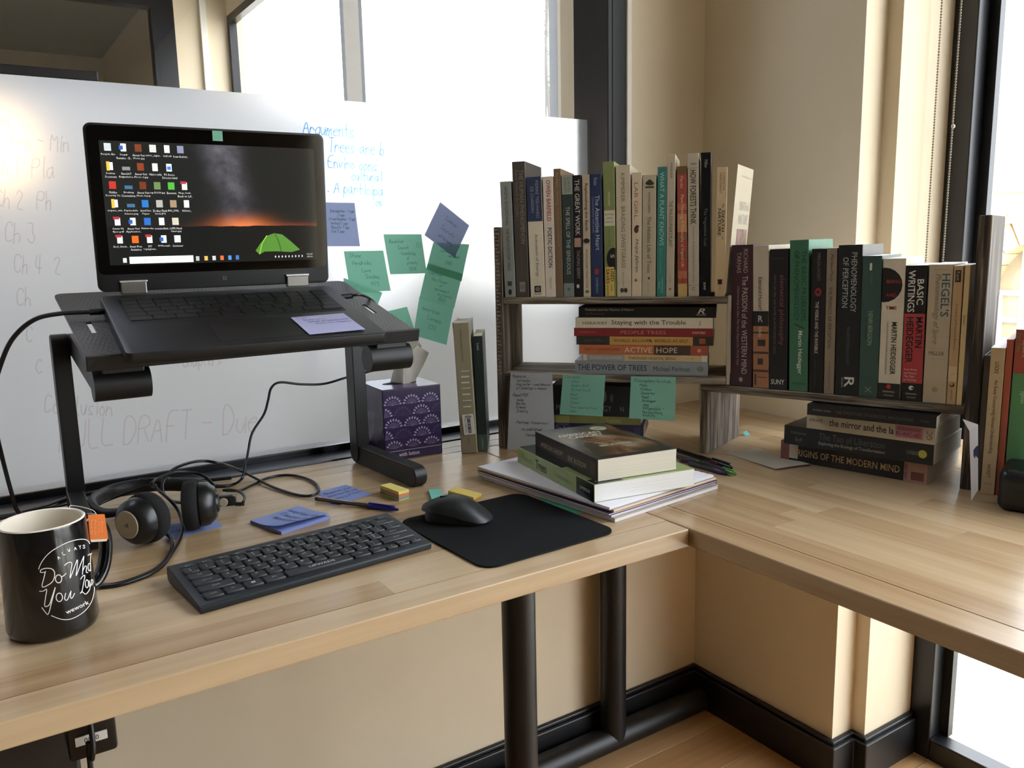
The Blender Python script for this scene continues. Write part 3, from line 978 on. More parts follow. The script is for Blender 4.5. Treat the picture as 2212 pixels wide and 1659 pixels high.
W_ = '#d9d6cf'
K_ = '#1c1a18'
GA = 'upright books on the upper shelf'
rowA = [
    (1090.7, 1114.3, 1079.5, 393, 'slim pale grey-green paperback, first at the left end of the upper shelf', '#8e958d', [
        ('t', 'HENRYK SKOLIMOWSKI', .04, .37, .5, .3, '#4a4f4c'), ('t', 'THE PARTICIPATORY MIND', .40, .77, .5, .3, '#3a3f3c'), ('d', .955, .5, .16, K_, 1.6), ('r', .86, .90, .3, .7, '#3a3f3c')]),
    (1115.7, 1143.0, 1105.5, 350, 'tall dark taupe book rising above its neighbours near the left end of the upper shelf', '#4e473e', [
        ('t', 'THE HUMAN PHENOMENON', .06, .60, .68, .34, '#978f82'), ('t', 'Pierre Teilhard de Chardin', .06, .40, .32, .26, '#7f776a'), ('t', 'Sarah Appleton-Weber', .64, .83, .5, .2, '#6a6257'), ('r', .885, .96, .28, .74, '#8b8478', 'publisher_mark'), ('h', 'SX', .922, .51, .36, .5, '#4e473e')]),
    (1146.5, 1178.4, 1136.0, 383.5, 'cream paperback with a dark blue upper third on its spine', '#dccfb3', [
        ('b', 0, .365, '#2d3b5c'), ('t', 'PIERRE TEILHARD', .03, .34, .70, .2, '#98a2b8'), ('t', 'DE CHARDIN', .08, .29, .36, .2, '#98a2b8'), ('t', 'Activation of Energy', .47, .83, .52, .25, '#6b6253'), ('r', .905, .96, .28, .72, '#1c1c22', 'publisher_mark'), ('h', '@', .932, .5, .3, .3, '#d8d2c2'), ('h', 'Harcourt', .972, .5, .5, .12, K_)]),
    (1179.0, 1201.0, 1172.0, 382, 'pinkish cream paperback with red and black capitals on its spine', '#decfbd', [
        ('t', 'OWEN BARFIELD', .03, .365, .52, .42, '#a03040', dict(bold=.015)), ('t', 'POETIC DICTION', .42, .75, .55, .42, '#2e2a28', dict(bold=.01)), ('t', 'WESLEYAN', .83, .93, .52, .22, '#8a7d6c')]),
    (1201.4, 1216.8, 1195.0, 365, 'narrow plain brown paperback on the upper shelf', '#7f6245', [
        ('t', 'Barfield', .03, .14, .5, .4, '#b79b70'), ('t', 'Saving the Appearances', .17, .60, .5, .45, '#a98c62'), ('t', 'Wesleyan', .84, .93, .5, .25, '#96794f')]),
    (1217.8, 1241.0, 1212.6, 379, 'dark green paperback with grey ends and pale capitals on its spine', '#2f3e3a', [
        ('b', 0, .155, '#9aa093'), ('b', .885, 1, '#7f8985'), ('t', 'DAVID', .02, .14, .66, .26, '#6f776c'), ('t', 'ABRAM', .02, .14, .32, .26, '#6f776c'), ('t', 'THE SPELL OF THE SENSUOUS', .255, .81, .52, .36, '#c9d0c8'), ('d', .935, .5, .14, '#5a6560')]),
    (1242.0, 1260.0, 1236.6, 379, 'black paperback with large white capitals and a small copper panel', '#1c1819', [
        ('t', 'THE GREAT WORK', .035, .49, .5, .58, '#cfc9c2', dict(bold=.01)), ('r', .51, .585, .05, .85, '#b78a74'), ('t', 'THOMAS BERRY', .61, .85, .5, .4, '#a79d97'), ('d', .91, .4, .18, '#cfc9c2', 1.4)]),
    (1260.8, 1276.6, 1257.0, 378, 'narrow tan paperback with a black bear-like patch halfway down', '#c0aa8e', [
        ('b', .57, 1, '#cabd9b'), ('t', 'Replenishing the Earth', .07, .455, .5, .5, '#2b241f', dict(bold=.01)), ('d', .535, .5, .45, '#221c1a', .75), ('t', 'WANGARI MAATHAI', .6, .925, .5, .36, '#6b5b45'), ('d', .955, .5, .28, '#7a6a50', .8)]),
    (1278.0, 1303.0, 1273.5, 377, 'dark blue paperback with pale lettering and a small red flower', '#27375f', [
        ('t', 'The Attentive Heart', .17, .615, .62, .38, '#c3cddd'), ('t', 'Conversations with trees', .18, .47, .27, .2, '#8ba0c2'), ('t', 'Kaza', .03, .09, .5, .3, '#a9b6cc'), ('d', .79, .48, .2, '#a03a44', 1.5), ('t', 'SHAMBHALA', .84, .97, .5, .2, '#9aa8c0')]),
    (1307.0, 1331.5, 1301.8, 350, 'olive green paperback with a yellow used-book sticker at its foot', '#7f8c46', [
        ('t', 'NADKARNI', .22, .32, .5, .2, '#d8d8b8'), ('r', .355, .47, .04, .99, '#d3c8a8'), ('h', 'BETWEEN', .385, .52, .8, .14, '#4a4a38'), ('h', 'EARTH', .413, .52, .55, .14, '#4a4a38'), ('h', 'AND SKY', .441, .52, .75, .14, '#4a4a38'),
        ('t', 'OUR INTIMATE', .5, .62, .45, .14, '#5c6634'), ('d', .715, .82, .62, '#1b1a18', 1.6), ('t', 'S', .67, .72, .72, .34, '#cfcabc', dict(bold=.02)), ('r', .775, .995, .04, .86, '#d9b838', 'used_sticker'), ('t', 'USED', .79, .885, .68, .3, '#2a2418', dict(bold=.02)), ('t', 'SAVES', .79, .9, .28, .3, '#2a2418', dict(bold=.02)), ('t', 'YOUR', .905, .955, .6, .16, '#2a2418'), ('t', 'BOOKSTORE', .91, .99, .25, .16, '#2a2418', dict(bold=.02))]),
    (1332.7, 1363.7, 1329.8, 357.5, 'thick cream paperback with widely spaced grey capitals, right of the olive green one', '#c8ba9b', [
        ('t', 'KIMMERER', .06, .275, .48, .26, '#746a55'), ('t', 'BRAIDING SWEETGRASS', .31, .775, .48, .28, '#746a55'), ('t', 'MILKWEED', .81, .92, .45, .1, '#8a7f68'), ('d', .95, .36, .13, '#4a4234', 1.3), ('d', .95, .62, .13, '#4a4234', 1.3)]),
    (1364.7, 1386.0, 1364.7, 373, 'cream paperback with a small brown acorn on its spine', '#d2bf9e', [
        ('t', 'LAB GIRL', .08, .37, .42, .38, '#9c6144'), ('d', .455, .45, .24, '#5c2f22', 1.5), ('d', .43, .55, .2, '#3c241a', .7), ('t', 'Hope Jahren', .53, .80, .5, .44, '#3f342a', dict(shear=.25)), ('d', .865, .42, .16, '#b06a58')]),
    (1387.0, 1416.0, 1388.0, 379, 'khaki paperback with a tiny grove of trees at the top of its spine', '#b7ab8b', [
        ('d', .065, .35, .14, '#3f3b2c', .9), ('d', .06, .52, .2, '#3f3b2c', 1.1), ('d', .068, .7, .14, '#3f3b2c', .9), ('r', .09, .105, .2, .85, '#4a4433'), ('t', 'WOHLLEBEN', .135, .305, .5, .16, '#544c3a', dict(bold=.01)), ('t', 'The Hidden Life of Trees', .335, .80, .5, .28, '#4a4232'), ('d', .845, .5, .07, '#3f3b2c', 1.5), ('t', 'GREYSTONE', .88, .96, .45, .1, '#7a705a')]),
    (1418.0, 1437.5, 1420.5, 361, 'bright teal paperback on the upper shelf', '#1f7d74', [
        ('t', 'WHAT A PLANT KNOWS', .04, .60, .5, .5, '#b2d8d0'), ('t', 'Daniel Chamovitz', .62, .82, .45, .3, '#5aa79c'), ('t', 'SCIENTIFIC AMERICAN', .85, .97, .62, .22, '#9bd0c6'), ('t', 'FSG', .88, .94, .28, .2, '#9bd0c6')]),
    (1438.5, 1456.0, 1441.4, 334, 'tall beige paperback with thin hand-drawn dark capitals, right of the teal one', '#b9ab90', [
        ('t', 'MARDER', .06, .165, .52, .26, '#5a5040'), ('t', "THE PHILOSOPHER'S PLANT", .32, .645, .5, .5, '#4a4030'), ('t', 'COLUMBIA', .84, .9, .5, .14, '#7a6e58'), ('d', .945, .5, .16, '#7a6a50')]),
    (1464.5, 1485.0, 1462.0, 360, 'red and orange mottled paperback on the upper shelf', '#a9452f', [
        ('b', 0, .06, '#6d5327'), ('b', .28, .33, '#b9603a'), ('b', .36, .50, '#c48648'), ('b', .52, .56, '#8f5a2c'), ('b', .66, .70, '#8a4a2a'), ('b', .80, .86, '#bb6a3c'), ('b', .90, 1, '#c2a24a'), ('t', 'Marder', .075, .17, .5, .34, '#e3bda2'), ('t', 'Plant-Thinking: A Philosophy of Vegetal Life', .215, .77, .5, .42, '#ecd0b8'), ('t', 'COLUMBIA', .83, .89, .5, .22, '#5c2c1c')]),
    (1486.5, 1510.0, 1485.0, 332, 'tall beige-grey paperback with heavy black condensed capitals', '#b6aa91', [
        ('h', 'Kohn', .072, .55, .5, .2, '#3a342a', dict(bold=.015)), ('r', .100, .103, .02, .98, '#7d735f'), ('t', 'HOW FORESTS THINK', .115, .49, .5, .56, '#332d26', dict(bold=.02, stretch=2.2)), ('t', 'Toward an Anthropology beyond the Human', .505, .90, .5, .2, '#5a5040'), ('r', .918, .921, .02, .98, '#7d735f'), ('h', 'C', .945, .5, .3, .3, '#3a342a')]),
    (1512.0, 1534.0, 1514.0, 330, 'tallest glossy black book near the right end of the upper shelf', '#131517', [
        ('t', 'Miller', .05, .105, .5, .3, '#8f9496'), ('t', 'The Vegetative Soul', .38, .64, .45, .4, '#63686c'), ('t', 'SUNY', .90, .955, .45, .22, '#c3c5c6', dict(bold=.015))]),
    (1543.5, 1566.0, 1548.6, 362, 'tan paperback with splayed white front cover at the right end of the upper shelf', '#c8ab7c', [
        ('t', 'CAROLYN', .04, .175, .70, .2, '#5d4a30'), ('t', 'MERCHANT', .04, .2, .38, .2, '#5d4a30'), ('t', 'The', .275, .31, .68, .22, K_), ('t', 'DEATH', .32, .505, .68, .28, K_, dict(bold=.02)), ('t', 'of', .525, .555, .68, .2, K_), ('t', 'NATURE', .275, .565, .33, .3, K_, dict(bold=.02)), ('r', .865, .905, .3, .7, '#221a14', 'publisher_mark'), ('t', 'HARPER', .915, .95, .5, .2, '#7a6240')]),
]
rd = random.Random(2)
for i, (u0, u1, ut, vt, lab, col, deco) in enumerate(rowA):
    hard_ = False
    b = stand_book(FA, ZL, u0, u1, ut, 639.5, vt, lab, col, deco, rd.uniform(.128, .142), group=GA, gloss=.25 if 'glossy' in lab else .42, pages='#efece2' if i in (14, 10) else PAGE)
    if i == 18:      # the loose front cover that fans out to the right
        t_, h_ = b.children[0].dimensions.x, b.children[0].dimensions.z
        g = G()
        M2 = Matrix.Translation((t_ + .0006, .002, .001)) @ Matrix.Rotation(rad(4), 4, 'Y') @ Matrix.Rotation(rad(-14), 4, 'Z')
        g.T = M2
        g.box(0, .0006, 0, .120, 0, .222)
        g.obj('front_cover', mat('cover_white', '#a89d86', rough=.5), b)
        g = G()
        g.T = M2
        g.box(.0006, .0008, .035, .112, .03, .115)
        g.obj('cover_picture', mat('cover_photo', '#7a5f54', rough=.5, var=.5, scale=45), b)
        MT = M2 @ frame((.00085, .074, .155), (0, 1, 0), (0, 0, 1))
        text_obj('cover_title', 'DEATH of', mat('print_ink', '#8a8478', rough=.5), b, MT, .07, .02)
        text_obj('cover_title', 'NATURE', mat('print_ink', '#8a8478', rough=.5), b, M2 @ frame((.00085, .074, .132), (0, 1, 0), (0, 0, 1)), .07, .02)
        text_obj('cover_blurb', 'women, ecology, and the', mat('print_ink', '#a8a292', rough=.5), b, M2 @ frame((.00085, .074, .205), (0, 1, 0), (0, 0, 1)), .07, .006)

GB = 'upright books on the low corner shelf'
rowB = [
    (1577, 1623.5, 1580, 842.5, 530, 'thick maroon book, first at the left end of the low corner shelf', '#3c1d23', [
        ('t', 'RICHARD', .03, .195, .66, .2, '#b59a94'), ('t', 'TARNAS', .05, .195, .36, .2, '#b59a94'), ('t', 'The PASSION of the WESTERN MIND', .215, .91, .64, .26, '#cbb5ae'), ('t', 'Understanding the Ideas That Have Shaped Our World View', .285, .85, .33, .14, '#a58a86', dict(shear=.25)), ('d', .95, .5, .09, '#a58a86', 1.2)], .14),
    (1626.4, 1660, 1626.4, 844, 531, 'paperback with cream top, black band and orange picture below', '#bfb197', [
        ('b', .455, .56, '#1a1a1a'), ('b', .56, 1, '#a86c3c'), ('b', .60, .612, '#4a3222'), ('b', .74, .755, '#4a3222'), ('b', .87, .885, '#4a3222'), ('r', .655, .70, .3, .8, '#3a2a20'), ('r', .79, .83, .3, .65, '#3a2a20'), ('r', .90, .98, .1, .2, '#3a2a20'), ('r', .92, .925, .3, .9, '#5a3c26'), ('t', 'Edmund Husserl', .22, .445, .48, .26, '#3a342c'), ('h', 'R', .508, .5, .3, .4, '#c9c6bf', dict(bold=.03)), ('t', 'Ideas', .565, .635, .5, .24, '#d8c8b0')], .13),
    (1661, 1700, 1663, 848, 539, 'black paperback with thin dull red lowercase lettering', '#191617', [
        ('h', 'MACAULEY', .065, .45, .6, .08, '#57504c'), ('t', 'elemental philosophy', .18, .68, .66, .34, '#8c4e57'), ('t', 'EARTH, AIR, FIRE, AND WATER AS ENVIRONMENTAL IDEAS', .18, .74, .28, .14, '#6a6360'), ('h', 'SUNY', .945, .48, .76, .3, '#dcdad6', dict(bold=.03))], .13),
    (1704, 1744.4, 1706, 851, 519.5, 'tallest bright green paperback on the low corner shelf', '#2a6e4c', [
        ('t', 'THE BASIC PROBLEMS', .07, .53, .76, .26, '#15402d'), ('t', 'OF PHENOMENOLOGY', .07, .53, .38, .26, '#15402d'), ('t', '/', .545, .585, .55, .5, '#15402d'), ('t', 'Martin Heidegger', .595, .885, .56, .3, '#dfe6da', dict(bold=.005)), ('h', 'Indiana', .945, .5, .6, .14, '#184830')], .14),
    (1747, 1777.6, 1754, 847, 538, 'black paperback with a small red emblem, right of the bright green one', '#161414', [
        ('t', 'MERLEAU-PONTY', .03, .22, .5, .22, '#77716c'), ('d', .295, .5, .24, '#8c2a34', 1.3), ('d', .295, .5, .1, '#161414'), ('t', 'THE VISIBLE AND THE INVISIBLE', .36, .72, .45, .24, '#c6bfb6', dict(bold=.01)), ('t', 'NORTHWESTERN', .77, .96, .4, .14, '#45403d')], .13),
    (1779, 1801, 1786, 848.7, 536.7, 'narrow taupe paperback with dark lettering on the low corner shelf', '#8d7c64', [
        ('t', 'Merleau-Ponty', .04, .225, .5, .4, '#3c3226', dict(shear=.3)), ('t', 'THE PRIMACY OF PERCEPTION', .26, .68, .45, .34, '#3c3226'), ('t', 'Northwestern University Press', .77, .97, .5, .26, '#5c4f3c', dict(shear=.3))], .13),
    (1803, 1854, 1811.5, 855, 530, 'thick black paperback with two lines of pale capitals on the low corner shelf', '#191d1e', [
        ('t', 'PHENOMENOLOGY', .05, .44, .68, .24, '#b4b7b3'), ('t', 'OF PERCEPTION', .08, .41, .32, .24, '#b4b7b3'), ('t', 'MAURICE MERLEAU-PONTY', .54, .80, .5, .13, '#50575a'), ('t', 'R', .875, .945, .6, .42, '#d6d6d2', dict(bold=.04)), ('t', 'ROUTLEDGE', .88, .945, .3, .1, '#b8b8b4')], .14),
    (1854, 1895.4, 1863.6, 857, 553.5, 'dull dark green paperback with faint pale lettering, right of the thick black one', '#30524a', [
        ('t', 'HENRI BERGSON', .385, .625, .5, .28, '#94a58c'), ('t', 'KEY WRITINGS', .44, .58, .3, .1, '#1c2e28'), ('r', .05, .10, .38, .5, '#c6cdbc', 'publisher_mark'), ('t', 'BLOOMSBURY', .12, .2, .5, .12, '#5f7a6c'), ('h', 'X', .945, .5, .4, .3, '#7f9384')], .14),
    (1895.4, 1943.7, 1908, 861.6, 559, 'cream paperback with a large black disc at the top of its spine', '#cdc3aa', [
        ('d', .185, .06, .84, '#191816', 1.0), ('h', 'BEING', .16, .5, .62, .16, '#b03038', dict(bold=.02)), ('h', 'AND', .255, .42, .45, .16, '#b03038', dict(bold=.02)), ('h', 'TIME', .345, .44, .5, .16, '#8c1f28', dict(bold=.02)), ('t', 'MARTIN HEIDEGGER', .445, .82, .62, .24, '#23201c', dict(bold=.02, stretch=2)), ('t', 'TRANSLATED BY JOHN MACQUARRIE AND EDWARD ROBINSON', .445, .82, .3, .1, '#4a443a'), ('b', .885, 1, '#191716'), ('d', .908, .48, .11, '#b83040'), ('h', 'PERENNIAL', .945, .5, .55, .08, '#c9c4b8'), ('h', 'THOUGHT', .972, .5, .45, .07, '#c9c4b8')], .14),
    (1945.4, 1990.7, 1957.4, 867.6, 574, 'black and red paperback with bold white and black capitals', '#181716', [
        ('b', .35, .865, '#b02c36'), ('t', 'BASIC', .10, .285, .72, .32, '#e2dfd8', dict(bold=.03)), ('t', 'WRITINGS', .035, .34, .30, .34, '#e2dfd8', dict(bold=.03)), ('t', 'MARTIN', .375, .60, .74, .32, '#1b1312', dict(bold=.03)), ('t', 'HEIDEGGER', .375, .715, .30, .34, '#1b1312', dict(bold=.03)), ('h', 'From Being', .765, .4, .62, .11, '#e8cfc8', dict(shear=.2)), ('h', 'and Time to', .79, .4, .62, .11, '#e8cfc8', dict(shear=.2)), ('h', 'The Task', .815, .36, .5, .11, '#e8cfc8', dict(shear=.2)), ('h', 'of Thinking', .842, .4, .62, .11, '#e8cfc8', dict(shear=.2)), ('d', .90, .48, .12, '#e4e0d8'), ('d', .902, .54, .05, '#1b1312'), ('h', 'PERENNIAL', .945, .5, .55, .08, '#c9c4b8'), ('h', 'THOUGHT', .972, .5, .45, .07, '#c9c4b8')], .14),
    (1992, 2043, 2007.6, 869, 572, 'thick sand-coloured paperback with dark teal capitals', '#b0a083', [
        ('t', "HEGEL'S", .065, .37, .74, .36, '#33606a', dict(bold=.025)), ('t', 'Phenomenology of Spirit', .065, .57, .38, .3, '#7d705a', dict(shear=.35)), ('r', .035, .038, .2, .85, '#8f8168'), ('h', 'MILLER', .635, .5, .66, .18, '#5c5342'), ('r', .60, .602, .15, .85, '#948669'), ('r', .675, .677, .15, .85, '#948669'), ('d', .90, .5, .13, '#9c8d70')], .14),
    (2043.7, 2064, 2061, 876, 574.7, 'slim tan paperback with a dark square at the top, near the tall end panel', '#b5925f', [
        ('r', .03, .115, .18, .82, '#221c18'), ('t', 'Kant', .04, .105, .5, .4, '#b8a98c'), ('t', 'Critique of Practical Reason', .26, .61, .5, .28, '#4a3822'), ('r', .72, .83, .02, .98, '#c6ad80', 'library_label'), ('h', 'LLA', .775, .5, .5, .2, '#8a744c'), ('d', .855, .5, .26, '#3c2a1c'), ('d', .85, .45, .16, '#b5925f'), ('t', 'BOBBS MERRILL', .89, .97, .5, .3, '#5c4528')], .13),
    (2064.7, 2077, 2084.7, 878, 573.5, 'very thin plain yellow book against the tall end panel', '#c8ac70', [('r', .35, .42, .3, .6, '#9c8250')], .12),
]
for (u0, u1, ut, vb, vt, lab, col, deco, d_) in rowB:
    stand_book(FB, ZB, u0, u1, ut, vb, vt, lab, col, deco, d_, group=GB, pages='#f2efe8')


def lying(label, o_right, right, up0, t, L, d, cover, deco, **kw):
    """a lying book: spine towards the viewer, o_right = right-bottom-front corner"""
    right = V(right).normalized()
    M = frame(o_right, (0, 0, 1), V((-right.y, right.x, 0)))
    return book(label, M, t, L, d, cover, deco, **kw)


def pile(Fm, zb, inset, items, group, d):
    """books stacked on a shelf; items give the photo pixels of the spine"""
    o = Fm.translation + Fm.col[1].to_3d() * inset
    n, ax = Fm.col[1].to_3d(), Fm.col[0].to_3d()
    z = zb
    for (u0, u1, v0, v1, label, cover, deco) in reversed(items):
        um = (u0 + u1) / 2
        t = onP(um, v0, o, n).z - onP(um, v1, o, n).z - .0004
        pr, plf = onP(u1, (v0 + v1) / 2, o, n), onP(u0, (v0 + v1) / 2, o, n)
        L = (pr - plf).dot(ax)
        q = Fm.translation + ax * (pr - Fm.translation).dot(ax) + n * inset
        q.z = DZ + z + .0003
        lying(label, q, ax, None, t, L, d, cover, deco, group=group)
        z += t + .0004


GS = 'books lying in the lower tier'
pile(FA, ZS, .006, [
    (1250, 1547, 662, 685.5, 'black paperback lying on top of the pile in the lower tier', '#171616', [('t', 'Feminism and the Mastery of Nature', .05, .41, .72, .28, '#b9b4ae'), ('t', 'Val Plumwood', .05, .19, .36, .24, '#5a5653'), ('t', 'R', .86, .93, .6, .5, '#cfcac3', dict(bold=.05, shear=.3)), ('t', 'ROUTLEDGE', .86, .93, .25, .16, '#bdb8b1')]),
    (1243, 1540, 686.5, 709.5, 'cream paperback with dark serif-like title in the lying pile, second from top', '#d9ccaf', [('t', 'HARAWAY', .055, .24, .48, .3, '#4c4436'), ('t', 'Staying with the Trouble', .27, .81, .5, .56, '#37342c'), ('h', 'Duke', .91, .5, .4, .3, '#6f6552')]),
    (1240, 1540, 710, 727.8, 'crimson red book in the lying pile, third from top', '#8f2023', [('t', 'HABERMAN', .035, .165, .5, .28, '#b56a5c'), ('t', 'PEOPLE TREES', .345, .67, .5, .46, '#c98a78'), ('t', 'OXFORD', .855, .95, .5, .3, '#e0cdbf', dict(bold=.01))]),
    (1245, 1541, 728.3, 747, 'dark paperback with a mustard yellow spine panel in the lying pile', '#37342f', [('r', .25, .855, 0, 1, '#c9952f'), ('t', 'Joanna Macy', .055, .21, .5, .36, '#6d6760'), ('t', 'WORLD AS LOVER, WORLD AS SELF', .28, .82, .5, .42, '#5a3d14'), ('r', .90, .945, .2, .85, '#a34e2a')]),
    (1251, 1529, 747.5, 768.3, 'orange paperback with white capitals in the lying pile', '#c8692c', [('r', .59, .87, 0, 1, '#4a3427'), ('r', .60, .62, 0, 1, '#7d4426'), ('r', .87, 1, 0, 1, '#b04a2e'), ('t', 'MACY + JOHNSTONE', .045, .32, .5, .36, '#7d3d16'), ('t', 'ACTIVE', .36, .575, .5, .56, '#f0dcb8'), ('t', 'HOPE', .61, .77, .5, .56, '#e4d3b8'), ('d', .935, .5, .2, '#d8a58c')]),
    (1260, 1528, 769, 783, 'thin pale yellow paperback with a grey left end in the lying pile', '#d0b279', [('r', 0, .03, 0, 1, '#d8cfba'), ('r', .03, .34, 0, 1, '#a39d92'), ('r', .955, 1, 0, 1, '#ddd2ba'), ('t', 'IRIGARAY and MARDER', .06, .32, .5, .42, '#dcd5c8'), ('t', 'THROUGH VEGETAL BEING', .37, .755, .5, .44, '#7a5c2c', dict(bold=.01)), ('t', 'COLUMBIA', .83, .9, .5, .2, '#a88a50')]),
    (1242, 1529, 783.6, 813.5, 'pale grey-blue paperback at the bottom of the lying pile', '#8c9499', [('t', 'THE POWER OF TREES', .02, .55, .52, .44, '#3a4246', dict(bold=.015)), ('t', 'Michael Perlman', .60, .87, .48, .34, '#3a4246'), ('d', .945, .5, .2, '#7d8272', 1.2)]),
], GS, .138)

GU = 'books lying under the two-tier shelf'
FA2 = frame(A0 + dA * 0 + nA * .012, dA, nA)
pile(FA2, 0, 0, [
    (1192, 1378, 822, 888, 'thick black book with a dark wave picture, half hidden behind the mint notes', '#161616', [('b', 0, 1, '#191818'), ('t', 'PHENOMENOLOGY', .05, .70, .25, .2, '#8a8680'), ('d', .62, .65, .18, '#6d6a66', .35), ('d', .70, .60, .14, '#57544f', .4), ('t', 'N', .80, .84, .25, .16, '#8a8680')]),
    (1192, 1384, 889, 906, 'olive yellow paperback under the black book with the wave picture', '#8c8a34', [('r', .05, .2, 0, 1, '#b5ad4e'), ('t', 'Toronto', .62, .78, .5, .5, '#d0c88a')]),
    (1190, 1390, 907, 932, 'dark purple book under the olive one behind the leaning slip', '#2a2450', [('t', 'The Evidence of the Self', .05, .50, .6, .4, '#a49cc4', dict(shear=.3)), ('t', 'AMERICAN', .06, .2, .9, .16, '#8f87b4'), ('r', .9, .97, .2, .8, '#3a3463')]),
    (1196, 1380, 934, 964, 'pale book at the bottom of the half-hidden pile', '#b7ac96', []),
], GU, .13)

GC = 'books stacked in the open bay of the corner shelf'


def stack6(label, pl_, pr_, z, t, d, cover, deco, **kw):
    a, b = dk(*pl_, z), dk(*pr_, z)
    lying(label, V((b.x, b.y, DZ + z + .0002)), b - a, None, t, (b - a).length, d, cover, deco, group=GC, **kw)


def c6(x, y):
    return (1500 + x / 3.107, 820 + y / 3.107)


stack6('worn paperback with pink-patched ends at the bottom of the corner stack', c6(578, 532), c6(1560, 705), 0, .0335, .15, '#1e1b19', [
    ('r', 0, .065, 0, 1, '#8c4a44'), ('r', .065, .13, .15, .95, '#b9ac9a'), ('t', 'DONALD', .02, .05, .5, .7, '#3a2420'), ('r', .855, 1, 0, 1, '#b07a66'), ('r', .90, .98, .1, .5, '#7d4436'), ('h', 'HARVARD', .868, .5, .8, .3, '#4a2c24'), ('t', 'ORIGINS OF THE MODERN MIND', .085, .83, .5, .46, '#c9a97c', dict(bold=.02))], pages='#cfc6b4')
stack6('broad black paperback, second from bottom in the corner stack', c6(600, 428), c6(1600, 580), .0342, .0320, .15, '#14181a', [
    ('t', 'Hathaway', .05, .165, .66, .2, '#6f7472'), ('t', 'Boff', .085, .135, .32, .2, '#6f7472'), ('t', 'The Tao of Liberation', .255, .70, .66, .4, '#565b5c'), ('t', 'Exploring the Ecology of Transformation', .255, .70, .28, .22, '#b0aea2'), ('t', 'ORBIS', .835, .905, .5, .22, '#8a8c7c'), ('d', .935, .5, .2, '#b5ae42')], pages='#d8d2c4')
stack6('cream paperback with bold black title and a pink barcode sticker', c6(752, 325), c6(1612, 442), .0670, .0275, .135, '#b5a588', [
    ('t', 'ABRAMS', .02, .135, .55, .34, '#4a4234'), ('t', 'the mirror and the la', .19, .70, .52, .6, '#241f1a', dict(bold=.025)), ('r', .71, .915, .2, .9, '#b56a76', 'barcode_sticker'), ('t', 'R1-AXC-682', .72, .9, .42, .26, '#5c2430', dict(bold=.01)), ('t', 'IIIIIIIIIIIIIIII', .725, .895, .72, .22, '#5c2430'), ('h', 'GC', .96, .5, .5, .3, '#5c5340')], pages='#cfc8b8')
stack6('black paperback with small pale capitals on top of the corner stack', c6(755, 235), c6(1622, 330), .0950, .0180, .135, '#131313', [
    ('t', 'THOMAS S. KUHN', .045, .195, .5, .3, '#8a8784'), ('t', 'THE STRUCTURE OF SCIENTIFIC REVOLUTIONS', .235, .835, .5, .36, '#5c5957'), ('t', 'CHICAGO', .88, .95, .5, .2, '#6a6764')], pages='#cfc8b8')


def upright(label, pbl, pbr, h, d, cover, deco, hard=False, lean=0.0, dirn=None, **kw):
    a, b = dk(*pbl), dk(*pbr)
    x = (b - a).normalized() if dirn is None else V(dirn).normalized()
    M = frame(V((a.x, a.y, DZ + .0003 + max(0, math.sin(lean)) * (b - a).length)), x, V((-x.y, x.x, 0))) @ Matrix.Rotation(lean, 4, 'Y')
    return book(label, M, (b - a).length, h, d, cover, deco, hard=hard, **kw)


dK = V((.83, -.555, 0))
kh = upright('khaki cloth hardcover with a barcode sticker, leaning outside the two-tier shelf', (997, 981), (1031, 979), .243, .125, '#8c8263', [
    ('t', 'SCHRECKENBERG DARWIN', .05, .29, .45, .12, '#4f4937'), ('r', .36, .366, .3, .85, '#d0c8ac'), ('r', .40, .412, .3, .8, '#d0c8ac'), ('r', .445, .456, .3, .8, '#d0c8ac'), ('r', .49, .496, .3, .85, '#d0c8ac'), ('r', .535, .545, .3, .8, '#cfc6aa'), ('r', .585, .591, .3, .85, '#d0c8ac'), ('r', .63, .64, .3, .8, '#cfc6aa'), ('t', 'CHICAGO', .87, .93, .5, .12, '#4f4937')], hard=True, lean=-.035, dirn=dK, pages='#ded8cc')
g = G()
g.T = frame((.017, -.0016, .0555), (1, 0, .06), (-.06, 0, 1))
g.prism(rrect(-.0105, .0105, -.019, .019, .002), 0, .0006)
g.obj('barcode_sticker', mat('sticker_white', '#dcdad4', rough=.6), kh)
text_obj('sticker_number', '056', mat('ink', '#2a2826', rough=.8), kh, frame((.017, -.0026, .0705), (1, 0, .06), (-.06, 0, 1)), .011, .0045, bold=.02)
g = G()
rn = random.Random(9)
z = -.015
while z < .011:
    w_ = rn.choice((.0006, .0010, .0016))
    g.add([(-.002, z, 0), (.004, z, 0), (.004, z + w_, 0), (-.002, z + w_, 0)], [(0, 1, 2, 3)])
    z += w_ + rn.choice((.0006, .001))
g.obj('barcode', mat('ink', '#2a2826', rough=.8), kh, frame((.017, -.0026, .0545), (1, 0, .06), (-.06, 0, 1)))
text_obj('sticker_code', '00 17084 056', mat('ink', '#2a2826', rough=.8), kh, frame((.0115, -.0026, .0535), (.06, 0, -1), (1, 0, .06)), .026, .0022)
gk = upright('dark green paperback between the khaki hardcover and the two-tier shelf', (1034, 976), (1052, 977), .217, .13, '#1d2c29', [
    ('b', .85, 1, '#3f534d'), ('t', 'Lewis', .06, .12, .5, .28, '#c4c8c2'), ('t', 'Convention', .13, .27, .5, .2, '#46554f'), ('t', 'CAMBRIDGE', .88, .98, .5, .22, '#9aa59e')], lean=-.02, dirn=dK)
G().add([(.0194, .03 + .012 * math.cos(a), .165 + .016 * math.sin(a)) for a in [2 * PI * k / 16 for k in range(16)]], [tuple(range(16))]).obj('cover_mark', mat('cover_print', '#33463f', rough=.4), gk)

